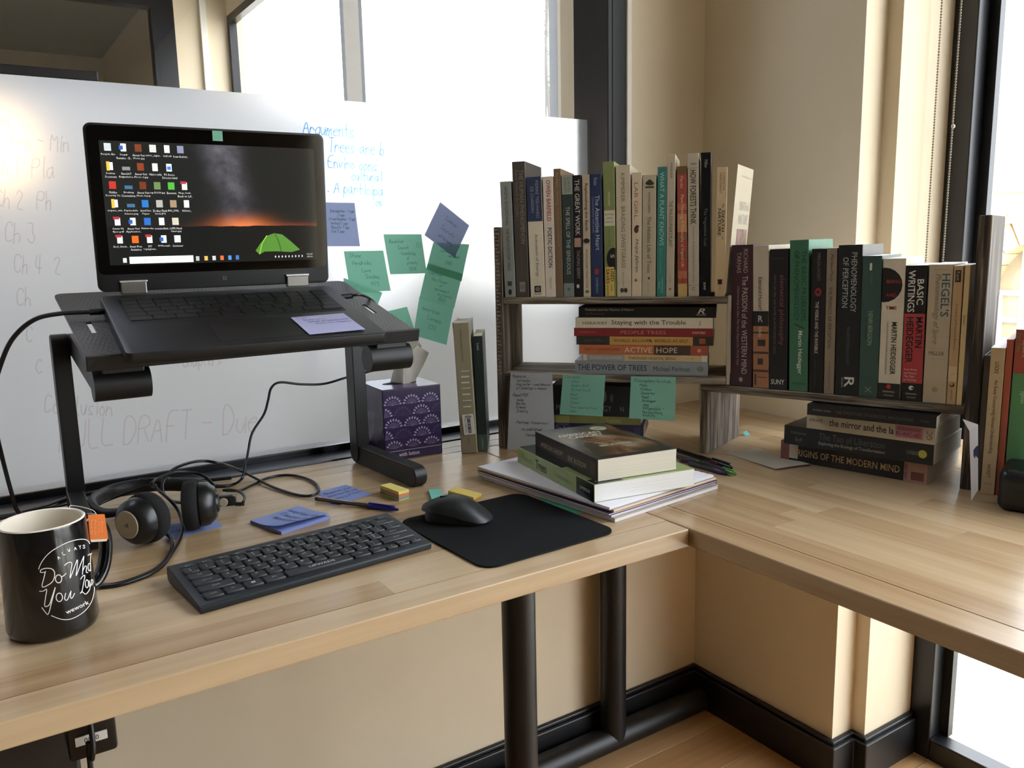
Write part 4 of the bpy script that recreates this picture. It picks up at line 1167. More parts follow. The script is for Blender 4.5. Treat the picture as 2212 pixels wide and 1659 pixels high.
# books on the desk outside the tall end panel
lk = upright('tan paperback standing by the tall end panel near the window', (2117.5, 1066), (2147, 1069), .2195, .14, '#b59a6a', [
    ('t', 'LOCKE', .095, .17, .5, .36, '#2c2416', dict(bold=.01)), ('t', 'An Essay Concerning Human Understanding', .215, .715, .5, .34, '#2c2416'), ('t', 'HACKETT', .79, .885, .5, .3, '#3c3220'), ('h', '0915', .925, .5, .5, .14, '#6c5a38')], lean=.0, dirn=dB, pages='#f2eef2')
q = dk(2150, 1069)
xx = dB
bq = dk(2147, 1069) + xx * .0012
book('thin orange-red booklet between the tan and the green books by the window', frame(V((bq.x, bq.y, DZ + .0003)), xx, V((-xx.y, xx.x, 0))), .0085, .232, .15, '#a8492c', [], pages='#efe6dc')
bq2 = bq + xx * .0105
book('green paperback with a rust red top standing by the window', frame(V((bq2.x, bq2.y, DZ + .0003)), xx, V((-xx.y, xx.x, 0))), .0315, .247, .16, '#3f7f48', [
    ('b', 0, .255, '#9c3d26'), ('t', 'Introduction', .02, .18, .72, .26, '#d8b8a4'), ('t', 'to Sanskrit', .02, .16, .42, .26, '#d8b8a4'), ('t', 'Part Two', .02, .13, .16, .2, '#7d8a4a'), ('t', 'Egenes', .36, .43, .45, .24, '#a9cfa0')], pages='#f4e8ee')


# ================================================================== laptop stand
m_stand = mat('stand_black', '#101011', rough=.45, spec=.5, bump=.04, scale=400)


def carbon():
    T = NT('carbon_weave')
    tc = T.n('ShaderNodeTexCoord')
    mp = T.n('ShaderNodeMapping')
    mp.inputs['Rotation'].default_value = (0, 0, rad(45))
    ch = T.n('ShaderNodeTexChecker', i_Scale=330.0)
    ch.inputs['Color1'].default_value = c4('#38302a')
    ch.inputs['Color2'].default_value = c4('#1b1817')
    T.l(tc.outputs['Object'], mp.inputs[0])
    T.l(mp.outputs[0], ch.inputs['Vector'])
    T.l(ch.outputs['Color'], T.b.inputs['Base Color'])
    T.b.inputs['Roughness'].default_value = .38
    bp = T.n('ShaderNodeBump', i_Strength=.3, i_Distance=.0006)
    T.l(ch.outputs['Fac'], bp.inputs['Height'])
    T.l(bp.outputs[0], T.b.inputs['Normal'])
    return T.m


m_carbon = carbon()
PM = Matrix.Translation((.111, 1.352, DZ + .326)) @ Matrix.Rotation(rad(1.46), 4, 'Z') @ Matrix.Rotation(rad(14.6), 4, 'X')
st = thing('laptop_stand', 'black folding laptop stand with a carbon-patterned tilted tray', 'laptop stand', Matrix.Identity(4))
PW, PD = .44, .265
g = G()
g.T = PM
n_ = 6
out = rrect(0, PW, -PD, 0, .012)


def tray_piece(x0, x1, y0, y1):
    g.box(x0, x1, y0, y1, -.003, 0)


sl = (.020, .0265, -.176, -.132)
for x0, x1, y0, y1 in ((.012, PW - .012, -.012, 0), (0, sl[0], -PD, -.012), (PW - sl[0], PW, -PD, -.012), (sl[1], PW - sl[1], -PD, -.012),
                       (sl[0], sl[1], -PD, sl[2]), (sl[0], sl[1], sl[3], -.012), (PW - sl[1], PW - sl[0], -PD, sl[2]), (PW - sl[1], PW - sl[0], sl[3], -.012)):
    tray_piece(x0, x1, y0, y1)
for cx_ in (.012, PW - .012):
    g.prism([(cx_ + .012 * math.cos(a) * (-1 if cx_ < .1 else 1), -.012 + .012 * math.sin(a)) for a in [PI / 2 * k / 6 for k in range(7)]] + [(cx_, -.012)], -.003, 0)
g.T = None
M_inv = PM.inverted()
me = G()
me.add([M_inv @ p for p in g.v], g.f)
trayo = me.obj('tray', m_carbon, st, PM)
G().box(-.002, PW + .004, -PD - .004, -PD, -.0155, .004).box(-.002, PW + .004, -PD, -PD + .03, -.0065, -.0032).obj('front_lip', m_stand, trayo, bevel=.0012)


def arm(name, p, q, wd, ht, axis_x=(1, 0, 0), parent=st):
    """flat rounded bar between two joints"""
    p, q = V(p), V(q)
    y = (q - p)
    L = y.length
    x = V(axis_x)
    M = Matrix((y.normalized(), x, y.normalized().cross(x))).transposed().to_4x4()
    M.translation = p
    poly = []
    for k in range(9):
        a = PI / 2 + PI * k / 8
        poly.append((ht / 2 * math.cos(a), ht / 2 * math.sin(a)))
    for k in range(9):
        a = -PI / 2 + PI * k / 8
        poly.append((L + ht / 2 * math.cos(a), ht / 2 * math.sin(a)))
    gg = G()
    vs0 = [(px_, -wd / 2, pz) for px_, pz in poly]
    vs1 = [(px_, wd / 2, pz) for px_, pz in poly]
    n = len(poly)
    gg.add(vs0 + vs1, [tuple(range(n)), tuple(range(2 * n - 1, n - 1, -1))] + [(i, n + i, n + (i + 1) % n, (i + 1) % n) for i in range(n)])
    return gg.obj(name, m_stand, parent, M, bevel=.0012, seg=1, smooth=35)


for sx, xv, fx in ((-1, .113, .100), (1, .569, .594)):
    zt = DZ + .250
    arm('upright_arm', (xv, 1.372, DZ + .020), (xv, 1.372, zt), .023, .034)
    arm('foot_arm', (xv + sx * .0015, 1.372, DZ + .0172), (fx, 1.178, DZ + .0172), .022, .034)
    hy, hz = 1.122, DZ + .222
    arm('tray_arm', (xv - sx * .0235, 1.372, zt), (xv - sx * .0235, hy + .02, hz + .002), .020, .034)
    G().tube([(xv - sx * .012, 1.372, zt), (xv - sx * .036, 1.372, zt)], .0165, 24).obj('joint_hub', m_stand, st, smooth=40)
    x0_, x1_ = (xv + .010, xv + .075) if sx < 0 else (xv - .085, xv - .020)
    G().tube([(x0_, hy, hz), (x1_, hy, hz)], .0195, 28).obj('hinge_barrel', m_stand, st, smooth=40)
    G().box(x0_ + .01, x1_ - .006, hy - .012, hy + .012, hz + .012, hz + .034).obj('hinge_block', m_stand, st, bevel=.002)

# ================================================================== laptop
LW, LD = .330, .228
LM = Matrix.Translation((.160, 1.276, DZ + .3238)) @ Matrix.Rotation(rad(-1.5), 4, 'Z') @ Matrix.Rotation(rad(14.7), 4, 'X')
lp = thing('laptop', 'open black laptop with a night-sky desktop on its screen', 'laptop', LM)
m_lap = mat('laptop_black', '#0f0f10', rough=.5, spec=.45, sheen=.0)
m_lapk = mat('laptop_key', '#0d0d0e', rough=.5)
m_well = mat('key_well', '#0a0a0b', rough=.6)
g = G()
g.prism(rrect(0, LW, -LD, 0, .008), -.0145, 0)
base = g.obj('base', m_lap, lp, bevel=.0018, smooth=35)
G().box(.02, LW - .02, -.124, -.022, -.0002, .0002).obj('key_well', m_well, base)
rows = [(14, .0095), (14, .0165), (14, .0165), (13, .0165), (12, .0165), (10, .0165)]
yk = -.0235
for ri, (n, hh) in enumerate(rows):
    wd = (LW - .044) / n
    for k in range(n):
        G().box(.022 + k * wd + .0008, .022 + (k + 1) * wd - .0008, yk - hh + .0008, yk - .0004, .0002, .0016).obj('key', m_lapk, base)
    yk -= hh
G().box(.112, .217, -.212, -.137, 0, .0003).obj('touchpad', mat('touchpad', '#101011', rough=.5), base)
G().box(.1639, .1647, -.212, -.200, .0003, .0004).obj('touchpad_line', m_well, base)
LIDM = Matrix.Translation((0, .004, .0035)) @ Matrix.Rotation(rad(78.55), 4, 'X')
LS = .2255
g = G()
g.prism(rrect(0, LW, 0, LS, .0095), -.0062, 0)
lid = g.obj('lid', m_lap, lp, LIDM, bevel=.0012, smooth=35)
m_scrglass = mat('screen_glass', '#050505', rough=.06, spec=.5)
G().prism(rrect(.003, LW - .003, .024, LS - .003, .007), 0, .0004).obj('screen_glass', m_scrglass, lid)
AX0, AX1, AY0, AY1 = .0175, .3135, .0365, .2030
AWd, AHt = AX1 - AX0, AY1 - AY0


def wallpaper():
    T = NT('wallpaper')
    tc = T.n('ShaderNodeTexCoord')
    sp = T.n('ShaderNodeSeparateXYZ')
    T.l(tc.outputs['Object'], sp.inputs[0])

    def mth(op, a, b=None, c=None):
        x = T.n('ShaderNodeMath', operation=op)
        for i, q in enumerate((a, b, c)):
            if q is None:
                continue
            if isinstance(q, (int, float)):
                x.inputs[i].default_value = q
            else:
                T.l(q, x.inputs[i])
        return x.outputs[0]
    s = mth('DIVIDE', sp.outputs[0], AWd)
    t = mth('DIVIDE', sp.outputs[1], AHt)

    def gauss(v, c, w):
        d = mth('DIVIDE', mth('SUBTRACT', v, c), w)
        return mth('EXPONENT', mth('MULTIPLY', mth('MULTIPLY', d, d), -1.0))
    no = T.n('ShaderNodeTexNoise', i_Scale=26.0, i_Detail=6.0, i_Roughness=.65)
    T.l(tc.outputs['Object'], no.inputs['Vector'])
    nf = no.outputs['Fac']
    hz = mth('ADD', .315, mth('MULTIPLY', mth('SUBTRACT', nf, .5), .03))
    above = mth('GREATER_THAN', t, hz)
    glow = mth('MULTIPLY', mth('MULTIPLY', gauss(t, .31, .075), gauss(s, .62, .12)), above)
    glow2 = mth('MULTIPLY', mth('MULTIPLY', gauss(t, .31, .03), gauss(s, .85, .35)), mth('MULTIPLY', above, .35))
    mwx = mth('ADD', .585, mth('MULTIPLY', mth('SUBTRACT', t, .5), -.10))
    milk = mth('MULTIPLY', mth('MULTIPLY', gauss(s, mwx, .075), mth('POWER', nf, 2.2)), mth('MULTIPLY', above, mth('SMOOTH_MAX', t, .3, .1)))
    haze_base = mth('MULTIPLY_ADD', above, .008, .014)  # dark picture level lifted to imitate room haze reflected on the screen
    vo = T.n('ShaderNodeTexVoronoi', i_Scale=330.0)
    T.l(tc.outputs['Object'], vo.inputs['Vector'])
    star = mth('MULTIPLY', mth('LESS_THAN', vo.outputs['Distance'], .07), mth('MULTIPLY', above, .06))

    def col(fac, c):
        m = T.n('ShaderNodeVectorMath', operation='SCALE')
        m.inputs[0].default_value = c
        T.l(fac, m.inputs['Scale'])
        return m.outputs[0]

    def add(a, b):
        m = T.n('ShaderNodeVectorMath', operation='ADD')
        T.l(a, m.inputs[0])
        T.l(b, m.inputs[1])
        return m.outputs[0]
    c = add(add(col(glow, (.85, .20, .035)), col(glow2, (.5, .08, .02))), add(col(milk, (.55, .50, .62)), add(col(haze_base, (.8, .85, .75)), col(star, (1, 1, 1)))))
    T.l(c, T.b.inputs['Emission Color'])
    T.b.inputs['Emission Strength'].default_value = 1.0
    T.b.inputs['Base Color'].default_value = (.006, .006, .006, 1)
    T.b.inputs['Roughness'].default_value = .07
    return T.m


SM = Matrix.Translation((AX0, AY0, .0005))
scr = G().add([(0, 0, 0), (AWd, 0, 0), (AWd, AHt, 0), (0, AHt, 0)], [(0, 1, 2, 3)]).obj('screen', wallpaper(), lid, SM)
# flat picture content of the screen, joined by kind
EM = {}


def emit(c, k=.75):
    key = (c, k)
    if key not in EM:
        EM[key] = mat('screen_pixels', c, rough=.3, emit=k)
    return EM[key]


def scr_quad(g, s0, s1, t0, t1, z=.0002):
    g.add([(s0 * AWd, (1 - t1) * AHt, z), (s1 * AWd, (1 - t1) * AHt, z), (s1 * AWd, (1 - t0) * AHt, z), (s0 * AWd, (1 - t0) * AHt, z)], [(0, 1, 2, 3)])


cols = [.034, .100, .163, .226, .288, .348]
rws = [.050, .200, .350, .497, .643, .790]
icons = [
    [('Recycle Bin', '#cfd6da'), ('Deepak|Resume - D..', 'W'), ('Amour Vert|Photo.jpg', '#7a3c20'), ('astro_signs..', '#dcdcd8'), ('tmjDut8', 'F'), ('bearded-iri..', '#8a8ca8')],
    [('Desktop|Documents', 'D'), ('Nov-2017|Esignature..', '#8a8c8e'), ('Amour Vert|Photo 2.jpg', '#8c3c1c'), ('Nani-o.m4a', 'F'), ('P3 Assoc.|Director.html', 'E'), None],
    [('McAfee|Security Sc..', '#c4342a'), ('Breaking|Convention..', '#3f6f96'), ('Amour Vert|Photo A.png', '#74351c'), ('ng-55633.jpg', '#6f8a52'), ('Evernote', '#52b43c'), ('Macy_Coml..|Back to Lif..', 'P')],
    [('inspace_win..', 'D'), ('Psychedelic|Science.png', '#3f6f96'), ('QuickTime|Player', '#2a78c8'), ('Zodiac Flash|Cards.JPG', '#b5b5ac'), ('IMG_5782..', '#a58c70'), ('Eth3eim_', 'F')],
    [('Autumn VQ|flyer.pdf', 'P'), ('Amour Vert|Application..', 'W'), ('Malwareby..', '#2f6fc4'), ('constellati..', 'F'), ('LAPR Natal|Chart.jpg', '#d6d0bc'), None],
    [('Grof_Grade..', 'P'), ('Avast Free|Antivirus', '#f06c22'), ('DIY|Uplightin..', 'P'), ('WTRessay2..', 'W'), ('Scrivener', '#e4e4e0'), None],
]
lab_m = emit('#dcdcdc', .55)
for r_, line in enumerate(icons):
    for c_, it in enumerate(line):
        if it is None:
            continue
        s, t = cols[c_] + r_ * .0035, rws[r_]
        nm, k = it
        g1, g2, g3 = G(), G(), G()
        body = k
        if k in 'WFPDE':
            body = '#e8e8e6'
            scr_quad(g1, s - .012, s + .012, t - .031, t + .031)
            if k == 'W':
                scr_quad(g2, s - .019, s - .002, t - .014, t + .018, .0003)
            elif k == 'P':
                scr_quad(g2, s - .018, s + .008, t - .040, t - .018, .0003)
            elif k == 'D':
                scr_quad(g2, s - .015, s - .002, t - .036, t + .036, .0003)
            elif k == 'E':
                scr_quad(g2, s - .008, s + .008, t - .010, t + .018, .0003)
        elif c_ == 1 and r_ in (1, 2, 3):
            scr_quad(g1, s - .016, s + .018, t + .002, t + .03)
        else:
            scr_quad(g1, s - .0145, s + .0145, t - .030, t + .030)
        g1.obj('icon', emit(body, .45), scr)
        if g2.v:
            g2.obj('icon_badge', emit({'W': '#2a5caa', 'P': '#a8343c', 'D': '#e0b848', 'E': '#2f7fd0'}[k], .6), scr)
        gt = G()
        for li, part in enumerate(nm.split('|')):
            pts, fs = text_fit(part, min(.0046 * len(part) * AWd * 1.15, .066 * AWd), .0029, res=1)
            yy_ = (1 - t - .058 - li * .026) * AHt
            gt.add([(s * AWd + p[0], yy_ + p[1], .0003) for p in pts], fs)
        gt.obj('icon_name', lab_m, scr)
g = G()
scr_quad(g, .085, .372, .933, .990)
g.obj('search_bar', emit('#ececea', .8), scr)
text_obj('search_hint', 'Type here to search', emit('#8a8a8a', .3), scr, Matrix.Translation((.19 * AWd, .0385 * AHt, .0003)), .095 * AWd, .0036, res=1)
for s, c in ((.065, '#d8dde0'), (.392, '#b8b8b8'), (.432, '#d6b45c'), (.470, '#c8c8c4'), (.508, '#e06a2c'), (.546, '#4a8cd0'), (.583, '#3f6cb8')):
    g = G()
    scr_quad(g, s - .008, s + .008, .942, .980)
    g.obj('taskbar_icon', emit(c, .6), scr)
for k in range(9):
    g = G()
    s = .775 + k * .0175
    scr_quad(g, s - .003, s + .003, .955, .972)
    g.obj('tray_icon', emit('#c4c4c4', .5), scr)
text_obj('clock', '10:20 AM', emit('#d0d0d0', .5), scr, Matrix.Translation((.955 * AWd, .053 * AHt, .0003)), .03 * AWd, .0024, res=1)
text_obj('clock', '4/25/2018', emit('#d0d0d0', .5), scr, Matrix.Translation((.955 * AWd, .030 * AHt, .0003)), .03 * AWd, .0024, res=1)
tent = [(.675, .905), (.70, .845), (.735, .775), (.775, .752), (.815, .765), (.86, .83), (.905, .905), (.86, .925), (.78, .915), (.72, .915), (.695, .94)]
g = G().add([(s * AWd, (1 - t) * AHt, .0002) for s, t in tent], [tuple(range(len(tent) - 1, -1, -1))])
g.obj('tent_picture', emit('#4f8a1c', .32), scr)
for pl in ([(.775, .752), (.79, .80), (.80, .86), (.805, .915)], [(.735, .775), (.71, .84), (.695, .935)]):
    g = G()
    ribbon(g, pl, .006, lambda s, t: (s * AWd, (1 - t) * AHt, .0003))
    g.obj('tent_seam', emit('#2c5a10' if pl[0][0] > .75 else '#8ac23c', .4), scr)
G().box(LW * .515 - .003, LW * .515 - .0003, .010, .0128, 0, .0004).box(LW * .515 + .0003, LW * .515 + .003, .010, .0128, 0, .0004).box(LW * .515 - .003, LW * .515 - .0003, .0134, .0162, 0, .0004).box(LW * .515 + .0003, LW * .515 + .003, .0134, .0162, 0, .0004).obj('window_logo', mat('logo_grey', '#3c3c3e', rough=.4), lid)
m_chrome = mat('hinge_metal', '#8f8d8a', rough=.3, metal=.9)
for hx0 in (.028, .262):
    G().box(hx0, hx0 + .034, -.004, .0125, -.005, .0035).obj('hinge', m_chrome, lid, bevel=.0015)
    G().box(hx0 - .001, hx0 + .035, .0125, .0152, -.004, .0038).obj('hinge_cap', mat('hinge_bright', '#d8d8da', rough=.25, metal=.6), lid, bevel=.0006)
pi_ = thing('page_flag', 'small mint paper square stuck on the laptop bezel as a camera cover', 'sticky note', LM @ LIDM)
G().box(.1655, .1795, .2085, .2225, .0004, .0008).obj('paper', paper_mat('mint_paper', '#7fb59c', .1), pi_)

# ================================================================== sheets of paper
def note(label, corners, col, lines=(), pen=.0007, ink='#3b4a52', trans=.35, curl=.0, name='sticky_note', cat='sticky note', group=None, lift=None, seed=0, nrm=None, sc=1.0):
    """corners: world points tl, tr, br, bl; writing in sheet units 0..1 from top-left"""
    tl, tr_, br, bl = [V(c) for c in corners]
    n = (tr_ - tl).cross(bl - tl).normalized() * -1
    if nrm is not None and n.dot(nrm) < 0:
        n = -n
    o = (tl + tr_ + br + bl) / 4

    def f(s, t, e=0.0):
        p = (tl * (1 - s) + tr_ * s) * (1 - t) + (bl * (1 - s) + br * s) * t
        c = curl * (t ** 2.2) + curl * .35 * math.sin(s * PI) * t
        return p + n * (c + e) - o
    th = thing(name, label, cat, Matrix.Translation(o), group)
    g = G()
    g.grid(lambda s, t: f(s, 1 - t, .00012), 6, 6)
    g.obj('sheet', paper_mat('note_paper', col, trans), th, smooth=60)
    if lines:
        w_ = (tr_ - tl).length
        h_ = (bl - tl).length
        g = G()
        for i, (s_, x, y, hh) in enumerate(lines):
            pls, tw = strokes(s_, .4, seed + i, .2)
            kx_ = min(hh * h_ / w_ * .8, (.96 - x) / max(tw, .01))
            for pl in pls:
                ribbon(g, [(x + p[0] * kx_, y - p[1] * hh) for p in pl], pen * .75 / w_, lambda s, t: f(s, t, .0005))
        g.obj('handwriting', mat('pen_ink', ink, rough=.8), th)
    return th


def gl(u, v, e=.0004):
    return onY(u, v, yf - e)


GREEN, BLUE, MINT = '#8fcfb6', '#a2aed2', '#98d3bc'
cam_n = V((0, -1, 0))


def gnote(label, px4, col, lines, e, seed, curl=.002, group='sticky notes on the glass'):
    note(label, [gl(*p, e) for p in px4], col, lines, ink='#2f5560', curl=curl, group=group, seed=seed, nrm=cam_n, trans=.5)


gnote('lilac-blue sticky note on the frosted glass, half hidden behind the laptop screen', [(686, 437), (766, 438), (777, 532), (692, 532)], BLUE,
      [('Introduction - 7 pgs', .3, .22, .06), ('7 pgs', .5, .31, .06), ('Lit and Response - 17 pgs', .25, .40, .06), ('Method 7 pgs', .3, .50, .06), ('Results 7 pgs', .3, .59, .06), ('End 5 pgs', .3, .68, .06)], .0005, 1)
gnote('mint sticky note on the glass whose corner peeps out under another, lowest beside the laptop', [(742, 600), (826, 632), (812, 668), (744, 657)], GREEN, [], .0005, 2, curl=.001)
gnote('green sticky note on the glass just right of the laptop screen with four lines', [(742.5, 542.5), (828, 541), (843, 628), (756, 631)], GREEN,
      [('Stone', .12, .16, .10), ('Hendricks', .16, .34, .10), ('Love', .36, .52, .10), ('Sonday', .42, .68, .10), ('1972', .52, .86, .10)], .0016, 3)
gnote('green sticky note on the glass between the lone left green one and the hanging strip', [(828, 506), (910, 506), (921, 590), (842, 592.7)], GREEN,
      [('Bachelor', .12, .22, .09), ('Secret', .3, .38, .09), ('teaching', .38, .52, .09), ('of', .5, .64, .07), ('plants', .5, .76, .09), ('2014', .52, .92, .09), ('(?)', .8, .34, .12)], .0010, 4)
gnote('upper mint sticky note of the hanging strip of three on the glass', [(936, 523.7), (1013.7, 527.8), (995.8, 608), (920, 582)], GREEN,
      [('Goethe', .25, .30, .09), ('metamorph', .5, .42, .08), ('1790', .45, .66, .11)], .0008, 5)
gnote('middle mint sticky note of the hanging strip of three on the glass', [(923.7, 569), (999.6, 591), (980, 666), (905, 644)], GREEN,
      [('Darwin', .1, .26, .12), ('the Power', .2, .42, .10), ('of', .45, .54, .09), ('movement', .35, .66, .10), ('in plants', .45, .78, .10), ('1880', .5, .92, .10)], .0016, 6)
gnote('lowest mint sticky note of the hanging strip of three on the glass', [(905.8, 641), (980, 665), (963.5, 745), (892, 724)], GREEN,
      [('American', .12, .30, .12), ('Canopy', .3, .50, .12), ('2012', .35, .72, .12)], .0024, 7)
gnote('blue sticky note set as a diamond on the glass above the hanging strip', [(951, 436.6), (1013.7, 487), (980.8, 556.6), (915.9, 508)], BLUE,
      [('Science', .3, .30, .11), ('Secrets', .3, .58, .12), ('philosophy', .35, .78, .09)], .0022, 8)
gnote('green sticky note low on the glass partly hidden by the laptop tray', [(826, 675), (879, 662.6), (905, 743), (845, 752)], GREEN,
      [('tree', .15, .45, .09), ('1995', .5, .62, .09)], .0010, 9)


def shelf_pt(u, v, off):
    return onP(u, v, A0 - nA * off, nA)


note('long white slip of handwriting hanging from the left of the lower shelf board', [shelf_pt(1103, 804.4, .0012), shelf_pt(1193, 805.7, .0012), shelf_pt(1200, 985, .018), shelf_pt(1095.4, 981, .018)], '#c9ccd0',
     [('Research', .05, .06, .035), ('list books', .15, .11, .032), ('blog surfer - cred behavior', .15, .155, .032), ('all bookings + reason', .15, .20, .032), ('Read FGF', .08, .29, .036), ('looks', .16, .345, .032), ('Benita', .16, .39, .032), ('French', .16, .435, .032), ('Inquiry', .17, .48, .034), ('Partner (tomorrow)', .18, .62, .034), ('as published', .30, .70, .034), ('Karma', .38, .77, .034)],
     pen=.0006, ink='#3a4048', trans=.2, name='paper_slip', cat='paper slip', seed=31, nrm=-nA)
note('left mint sticky note hanging from the lower shelf board', [shelf_pt(1216, 810, .0012), shelf_pt(1308, 810.4, .0012), shelf_pt(1302, 899.6, .008), shelf_pt(1209, 895, .008)], MINT,
     [('Five books', .06, .08, .07), ('Italo', .22, .19, .06), ('Borders (bird)', .22, .29, .06), ('Of Grief (most)', .22, .40, .06), ('Beryl', .22, .51, .06), ('Forest', .22, .61, .06), ('Island', .22, .71, .06), ('Trees (good one tree)', .22, .83, .06), ('Ember', .22, .93, .06)], pen=.0006, ink='#4a8070', trans=.2, seed=41, nrm=-nA, group='mint notes on the shelf edge')
note('right mint sticky note hanging from the lower shelf board with a list', [shelf_pt(1363, 813, .0012), shelf_pt(1460, 815, .0012), shelf_pt(1458, 909.5, .008), shelf_pt(1359, 903.5, .008)], MINT,
     [('Philosophers to study', .07, .13, .075), ('Plato', .2, .23, .06), ('Plotinus', .22, .32, .06), ('Descartes', .24, .41, .06), ('Hegel', .26, .50, .06), ('Heidegger', .27, .59, .065), ('Jung', .29, .68, .06), ('Wittgenstein *', .29, .77, .065), ('Merleau-Ponty', .29, .86, .06), ('Aristotle', .29, .93, .06)], pen=.0006, ink='#27473f', trans=.2, seed=51, nrm=-nA, group='mint notes on the shelf edge')

up = V((0, 0, 1))


def dnote(label, px4, col, lines, z=.0004, curl=.0, seed=0, **kw):
    note(label, [dk(*p, z) for p in px4], col, lines, ink='#3a4478', curl=curl, seed=seed, nrm=up, trans=.1, **kw)


DB = '#8f9ccc'
dnote('blue note on the desk under the right headphone cup', [(349, 1136), (462, 1118), (482, 1137), (362, 1168)], DB, [('notes for ch two', .05, .3, .16), ('edits', .1, .6, .16)], seed=61)
dnote('blue note with a line of writing lying under the tip of the pen', [(684, 1063), (747, 1047), (806, 1067), (722, 1094)], DB, [('Research plan', .1, .3, .12), ('Interview list and', .1, .5, .12), ('summary of texts', .1, .7, .12)], seed=62)
note('pale blue note resting on the laptop palm rest', [LM @ V(p) for p in ((.222, -.142, .0008), (.300, -.138, .0008), (.303, -.214, .0022), (.224, -.216, .0016))], '#b3b2d3',
     [('To Do', .05, .12, .08), ('Write ch 2', .15, .26, .08), ('Methods of listening words', .2, .38, .08), ('Draft the response', .3, .50, .08)], pen=.0006, ink='#4a5078', trans=.1, seed=63, nrm=LM.to_3x3() @ up)
dnote('creased white slip of paper on the desk before the corner book stack', [c6(205, 490), c6(430, 460), c6(780, 575), c6(545, 608)], '#c8bfae', [], name='paper_slip', cat='paper slip', curl=.002)
dnote('mint sticky note on the desk peeping out from under the pile of folders', [(1157, 1072), (1200, 1060), (1280, 1098), (1231, 1117)], '#5fae8c', [('notes', .3, .5, .12)], seed=64)

# a thick pad of blue notes, top sheet curling up
pc = [dk(*p) for p in ((645, 1099), (541, 1131), (608, 1158), (713, 1121))]
padx, pady = (pc[3] - pc[0]), (pc[1] - pc[0])
pad = thing('note_pad', 'blue sticky note pad behind the keyboard with its top sheet curling up', 'note pad', Matrix.Translation(pc[0]))
g = G()
v4 = [V((0, 0, 0)), padx, padx + pady, pady]
g.add([p + up * z for z in (.0002, .0045) for p in v4], [(0, 1, 2, 3), (7, 6, 5, 4), (0, 4, 5, 1), (1, 5, 6, 2), (2, 6, 7, 3), (3, 7, 4, 0)])
g.obj('sheets', mat('blue_pad', '#7f8ec6', rough=.8), pad)
g = G()


def padtop(s, t, e=0.):
    return padx * s + pady * t + up * (.0047 + .016 * max(0, s - .25) ** 2 * (.4 + .6 * t) + e)


g.grid(lambda s, t: padtop(s, t), 8, 4)
g.obj('top_sheet', paper_mat('note_paper', '#98a6d6', .1), pad, smooth=60)
g = G()
for i, (s_, x, y_, hh) in enumerate([('Questions for', .1, .3, .13), ('Kimmerer talk', .15, .5, .13), ('Appointments', .2, .68, .12)]):
    for pl in strokes(s_, .4, 70 + i, .2)[0]:
        ribbon(g, [(x + p[0] * hh * .8, y_ - p[1] * hh) for p in pl], .012, lambda s, t: padtop(s, t, .0005))
g.obj('handwriting', mat('pen_ink', '#3a4478', rough=.8), pad)


def flag_pad(label, p0, p1, p2, layers, group=None):
    """a little block of page flags; p0 back-left, p1 front-left, p2 front-right (on the desk)"""
    a, b, c = dk(*p0), dk(*p1), dk(*p2)
    y_, x_ = a - b, c - b
    t = thing('page_flags', label, 'page flags', Matrix.Translation(b), group)
    z = .0003
    for k, (col, hh, sh_) in enumerate(layers):
        g = G()
        s_ = V((sh_ * .5, sh_, 0))
        q = [s_, x_ + s_, x_ + y_ + s_, y_ + s_]
        g.add([p + up * zz for zz in (z, z + hh) for p in q], [(0, 3, 2, 1), (4, 5, 6, 7), (0, 1, 5, 4), (1, 2, 6, 5), (2, 3, 7, 6), (3, 0, 4, 7)])
        g.obj('flag_block', mat('flag_paper', col, rough=.8), t)
        z += hh + .0001


flag_pad('block of rainbow page flags with yellow on top beside the stand foot', (822, 1068), (862, 1083), (884, 1077), [('#a8c23e', .0022, 0), ('#5f8cb4', .0022, .0004), ('#d0807c', .0026, -.0006), ('#d6964a', .003, .0008), ('#e0d078', .0045, -.001)])
flag_pad('yellow page flags lying just behind the mouse', (968, 1068), (1023, 1083), (1040, 1074), [('#c99a3c', .003, 0), ('#ddc468', .0035, -.002)])
flag_pad('mint page flags on the desk left of the yellow flags', (926, 1062), (932, 1082), (958, 1080), [('#5fae9c', .001, 0), ('#68b8a4', .0012, .003), ('#74c0ae', .0012, -.002)])


# ================================================================== keyboard
m_kb = mat('keyboard_body', '#22272b', rough=.5, spec=.4)
m_key = mat('key_cap', '#1a1d20', rough=.45, spec=.45)
m_leg_ = mat('key_legend', '#b9bec2', rough=.6)
ka, kb_ = dk(444, 1327), dk(932, 1187)
kx = (kb_ - ka).normalized()
KM = frame(V((ka.x, ka.y, DZ)) - kx * .0045, kx, V((-kx.y, kx.x, 0)))
KW, KD = (kb_ - ka).length + .006, .119
kbd = thing('keyboard', 'slim black wireless keyboard with white legends at the desk front', 'keyboard', KM)
prof = [(0.0015, .0006), (.080, .0008), (.096, .0006), (.112, .0004), (.1175, .004), (.119, .011), (.1175, .0185), (.113, .0212), (.004, .0096), (0.0006, .0078)]
g = G()
g.prism(ccw(prof), 0, KW, ax=0)
body = g.obj('body', m_kb, kbd, bevel=.0012, smooth=35)
KT = Matrix.Translation((0, .004, .0096)) @ Matrix.Rotation(math.atan2(.0116, .109), 4, 'X')
U = .0183
